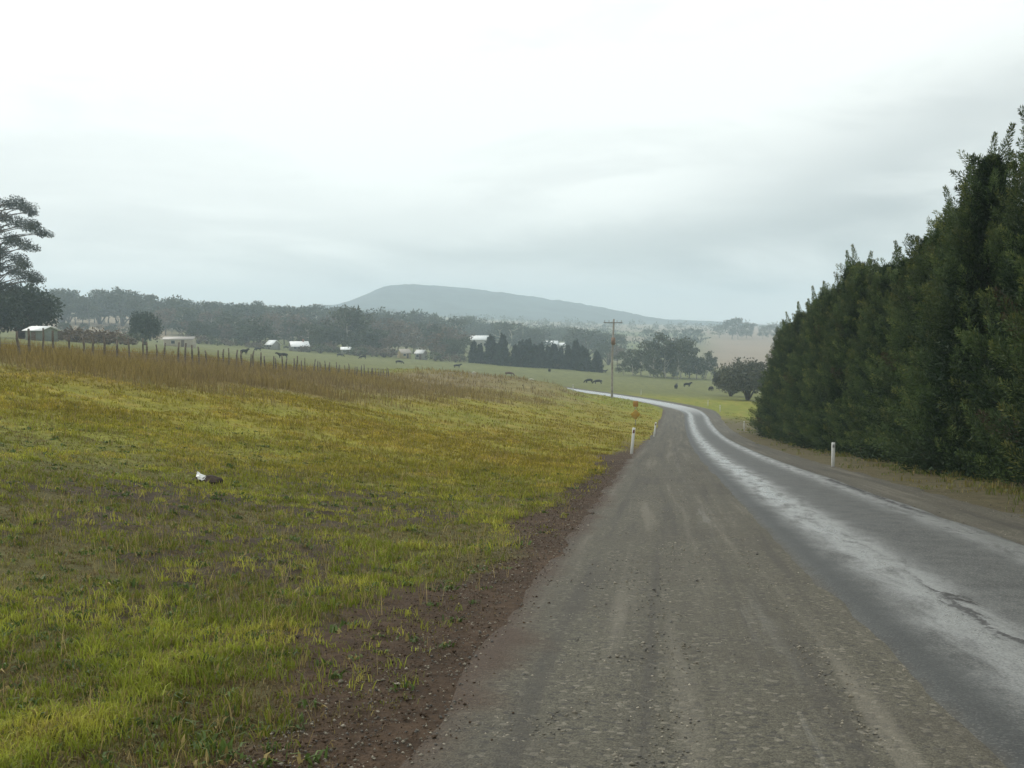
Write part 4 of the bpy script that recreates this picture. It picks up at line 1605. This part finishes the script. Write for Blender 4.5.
COWS = [(255, 345, 'A', 'black cow at the far left of the herd, near the tree belt', 10), (258, 351, 'A', 'black cow just below and right of the leftmost cow', 170), (244, 356, 'B', 'large black cow behind the fence posts, left of the white roofed houses', 60),
        (286, 349, 'A', 'black cow standing below the two white roofed houses', 20), (283, 361, 'B', 'black cow seen just above the crowded fence posts', 185), (340, 357, 'A', 'black cow below the small white hut left of the mountain', 5),
        (363, 359, 'A', 'black cow between the fence end and the brown bushes', 175), (399, 364, 'A', 'black cow below the pale yellow cottage', 0), (457, 368, 'B', 'black cow by itself left of the dark conifer row', 15),
        (484, 364, 'A', 'black cow directly under the left end of the dark conifer row', 190), (549.5, 372, 'A', 'black cow below the middle of the dark conifer row', 80), (604, 373, 'B', 'black cow beside the power pole, close to the grove', 10),
        (589, 383, 'A', 'left cow of the pair grazing left of the power pole', 200), (598, 384, 'A', 'right cow of the pair grazing left of the power pole', 165), (676, 389, 'B', 'black cow right of the power pole, below the gum grove', 75),
        (687, 387, 'B', 'largest looking black cow below the right side of the grove', 20), (711, 391, 'A', 'rightmost black cow, above the bend of the road', 100)]
for px, py, kd, lab, rz in COWS:
    x, y, z = onground(px, py, 235)
    o = link('cow', cowA if kd == 'A' else cowB)
    o.location = (x, y, z)
    o.rotation_euler = (0, 0, math.radians(rz))
    tag(o, lab, 'cow', 'black cattle in the paddock')
x, y, z = onground(509, 376, 235)
o = link('cow', brownA)
o.location = (x, y, z)
tag(o, 'single brown cow below the gap in the dark conifer row', 'cow', 'cattle in the paddock')
for px, py, lab in ((474, 374, 'pale sheep below the left end of the conifer row'), (496, 378, 'pale sheep near the brown cow'), (531, 381, 'pale sheep in the grass left of the power pole')):
    x, y, z = onground(px, py, 235)
    o = link('sheep', sheepA)
    o.location = (x, y, z)
    o.rotation_euler = (0, 0, RNG.uniform(0, 6.28))
    tag(o, lab, 'sheep', 'pale sheep in the paddock')


# ------------------------------------------------------------------ farm buildings
M_GLASS = mat_plain('dark_window_glass', (0.03, 0.035, 0.04), 0.15, 0.5, 0.1)
M_FRAME = mat_plain('window_frame_paint', (0.6, 0.6, 0.57), 0.6, 0.3, 0.05)


def house(name, label, cat, px, d, wd, dp, eave, ridge, wallc, roofc, rz=0.0, wins=2, door=True, chimney=False, group=None):
    x, y, z = at(px, d)
    o = thing(name, label, cat, (x, y, z), math.radians(rz), group)
    mw = mat_plain('wall_paint', wallc, 0.8, 0.2, 0.1, 2.0)
    mr = mat_plain('roof_sheeting', roofc, 0.5, 0.4, 0.1, 1.5)
    a, b = wd / 2, dp / 2
    v = np.array([(-a, -b, -.6), (a, -b, -.6), (a, b, -.6), (-a, b, -.6), (-a, -b, eave), (a, -b, eave), (a, b, eave), (-a, b, eave), (-a, 0, ridge), (a, 0, ridge)])
    me = np_mesh('wall', v, [np.array([(0, 1, 5, 4), (2, 3, 7, 6), (3, 2, 1, 0)]), np.array([(1, 2, 6, 9, 5), (3, 0, 4, 8, 7)])])
    link('wall', me, mw, o)
    e, tck = .35, .10
    rv = []
    sl = (ridge - eave) / b
    for sx_ in (-a - e, a + e):
        rv += [(sx_, -b - e, eave - sl * e + .02), (sx_, 0, ridge + .02), (sx_, b + e, eave - sl * e + .02),
               (sx_, -b - e, eave - sl * e + .02 + tck), (sx_, 0, ridge + .02 + tck), (sx_, b + e, eave - sl * e + .02 + tck)]
    fr = np.array([(0, 1, 4, 3), (1, 2, 5, 4), (6, 9, 10, 7), (7, 10, 11, 8), (3, 4, 10, 9), (4, 5, 11, 10), (0, 6, 7, 1), (1, 7, 8, 2), (0, 3, 9, 6), (2, 8, 11, 5)])
    rf = link('roof', np_mesh('roof', np.array(rv), fr), mr, o)
    if chimney:
        link('chimney', bevel_mesh('chimney', [box(a * .5 - .3, a * .5 + .3, -.3, .3, ridge - .4, ridge + 1.0)], .01), mat_plain('chimney_brick', (.25, .13, .09), .9, .1), rf)
    xs = np.linspace(-a, a, wins + (1 if door else 0) + 2)[1:-1]
    for i, wx in enumerate(xs):
        if door and i == len(xs) // 2:
            dr = link('door', bevel_mesh('door', [box(wx - .45, wx + .45, -b - .05, -b - .003, 0, min(2.0, eave - .2))], .005), mat_plain('door_paint', (.12, .09, .07), .6, .3), o)
            link('handle', bevel_mesh('handle', [box(wx + .3, wx + .36, -b - .10, -b - .052, .95, 1.05)], .004), M_GREYR, dr)
        else:
            wf = link('window', bevel_mesh('window', [box(wx - .62, wx + .62, -b - .05, -b - .003, .85, min(2.0, eave - .25))], .005), M_FRAME, o)
            link('pane', bevel_mesh('pane', [box(wx - .54, wx + .54, -b - .06, -b - .051, .93, min(1.92, eave - .33))], .002), M_GLASS, wf)
    return o


WHITE, IRON = (0.30, 0.29, 0.27), (0.82, 0.83, 0.83)
house('farm_shed', 'small greenish shed with a pale iron roof behind the fence at the left', 'shed', 42, 165, 3.3, 3.0, 1.6, 2.1, (0.22, 0.25, 0.23), IRON, -24, 0, True)
house('farm_shed', 'low cream walled shed half hidden behind the fence, right of the round tree', 'shed', 180, 330, 8.5, 5, 2.2, 2.9, (0.50, 0.44, 0.36), (0.36, 0.33, 0.30), 4, 1, True)
house('farmhouse', 'left one of the two small white roofed houses below the tree belt', 'house', 273, 415, 3.6, 4, 1.9, 3.4, WHITE, IRON, -35, 2, True)
house('farmhouse', 'right one of the two small white roofed houses, with the wider roof', 'house', 299, 418, 6.6, 5, 1.9, 3.6, WHITE, IRON, 24, 3, True, True)
house('hut', 'tiny white hut at the foot of the pale gums', 'hut', 346, 425, 3.6, 3, 1.8, 2.6, WHITE, IRON, 8, 1, True)
house('cottage', 'pale yellow cottage at the edge of the trees', 'house', 404, 425, 3.8, 4, 2.0, 3.4, (0.50, 0.40, 0.22), (0.33, 0.29, 0.25), 30, 1, True)
house('cottage', 'narrow white cottage right of the pale yellow cottage', 'house', 421, 425, 3.2, 4, 2.4, 3.6, WHITE, (0.55, 0.55, 0.54), -20, 1, True)
house('farm_shed', 'long white roofed shed above the left end of the dark conifer row', 'shed', 480, 745, 13.0, 10, 4.0, 6.6, (0.45, 0.42, 0.38), IRON, 6, 2, True)
house('farm_shed', 'white roofed shed above the middle of the dark conifer row', 'shed', 551, 745, 9.0, 9, 4.0, 6.2, (0.45, 0.42, 0.38), IRON, -6, 2, True)
house('farm_shed', 'smaller white roofed shed touching the right of the shed above the row', 'shed', 562, 748, 5.0, 7, 3.6, 5.2, (0.45, 0.42, 0.38), IRON, 10, 1, True)


# ------------------------------------------------------------------ a clod of turf with a white scrap on it
def clod():
    x, y, _ = onground(207, 484)
    z = rough_z(np.array([x]), np.array([y]))[0][0]
    bm = bmesh.new()
    bmesh.ops.create_icosphere(bm, subdivisions=4, radius=1.0)
    for v in bm.verts:
        n = float(fbm(np.array([v.co.x * 1.7 + v.co.z]), np.array([v.co.y * 1.7 - v.co.z]), 0.7, 4, 61)[0])
        v.co *= 0.62 + 0.75 * n
        v.co.x *= 0.25
        v.co.y *= 0.20
        v.co.z *= 0.095
    me = bpy.data.meshes.new('earth_clod')
    bm.to_mesh(me)
    bm.free()
    for p in me.polygons:
        p.use_smooth = True
    o = link('earth_clod', me, mat_plain('turned_earth', (0.045, 0.033, 0.026), 0.9, 0.15, 0.4, 9.0, 0.8), None, (x, y, z + 0.02))
    tag(o, 'dark clod of turned earth lying in the grass, white scrap on top', 'clod')
    bm = bmesh.new()
    bmesh.ops.create_grid(bm, x_segments=8, y_segments=6, size=0.5)
    for v in bm.verts:
        n = float(fbm(np.array([v.co.x * 3]), np.array([v.co.y * 3]), 0.5, 3, 66)[0])
        v.co = Vector((v.co.x * 0.24 + 0.03 * n, v.co.y * 0.16 * (1 - v.co.x * 0.7), 0.09 * n - 0.08 * v.co.x))
    bmesh.ops.solidify(bm, geom=list(bm.faces), thickness=0.006)
    me = bpy.data.meshes.new('litter')
    bm.to_mesh(me)
    bm.free()
    o = link('litter', me, mat_plain('white_scrap', (0.85, 0.85, 0.83), 0.6, 0.3, 0.05), None, (x - 0.04, y - 0.09, z + 0.065))
    o.rotation_euler = (math.radians(24), math.radians(6), 0.3)
    tag(o, 'crumpled white scrap of litter on the dark clod in the grass', 'litter')


clod()


# ------------------------------------------------------------------ haze
def haze():
    R_ = 4300
    lo = min(float(np.min(_GZ)), -30.0) - 25.0
    v, f = box(-R_, R_, -R_, R_, lo, 135.0)
    m = bpy.data.materials.new('damp_air')
    m.use_nodes = True
    t = NT(m.node_tree)
    p = t.n('ShaderNodeVolumePrincipled')
    p.inputs['Color'].default_value = (0.73, 0.89, 1.0, 1)
    p.inputs['Density'].default_value = HAZE
    p.inputs['Anisotropy'].default_value = 0.2
    o_ = t.n('ShaderNodeOutputMaterial')
    m.node_tree.links.new(p.outputs[0], o_.inputs['Volume'])
    o = link('haze', np_mesh('haze', v, f), m)
    tag(o, 'thin pale damp haze hanging over the whole valley', 'haze', kind='stuff')


HAZE = 4.8e-4
haze()
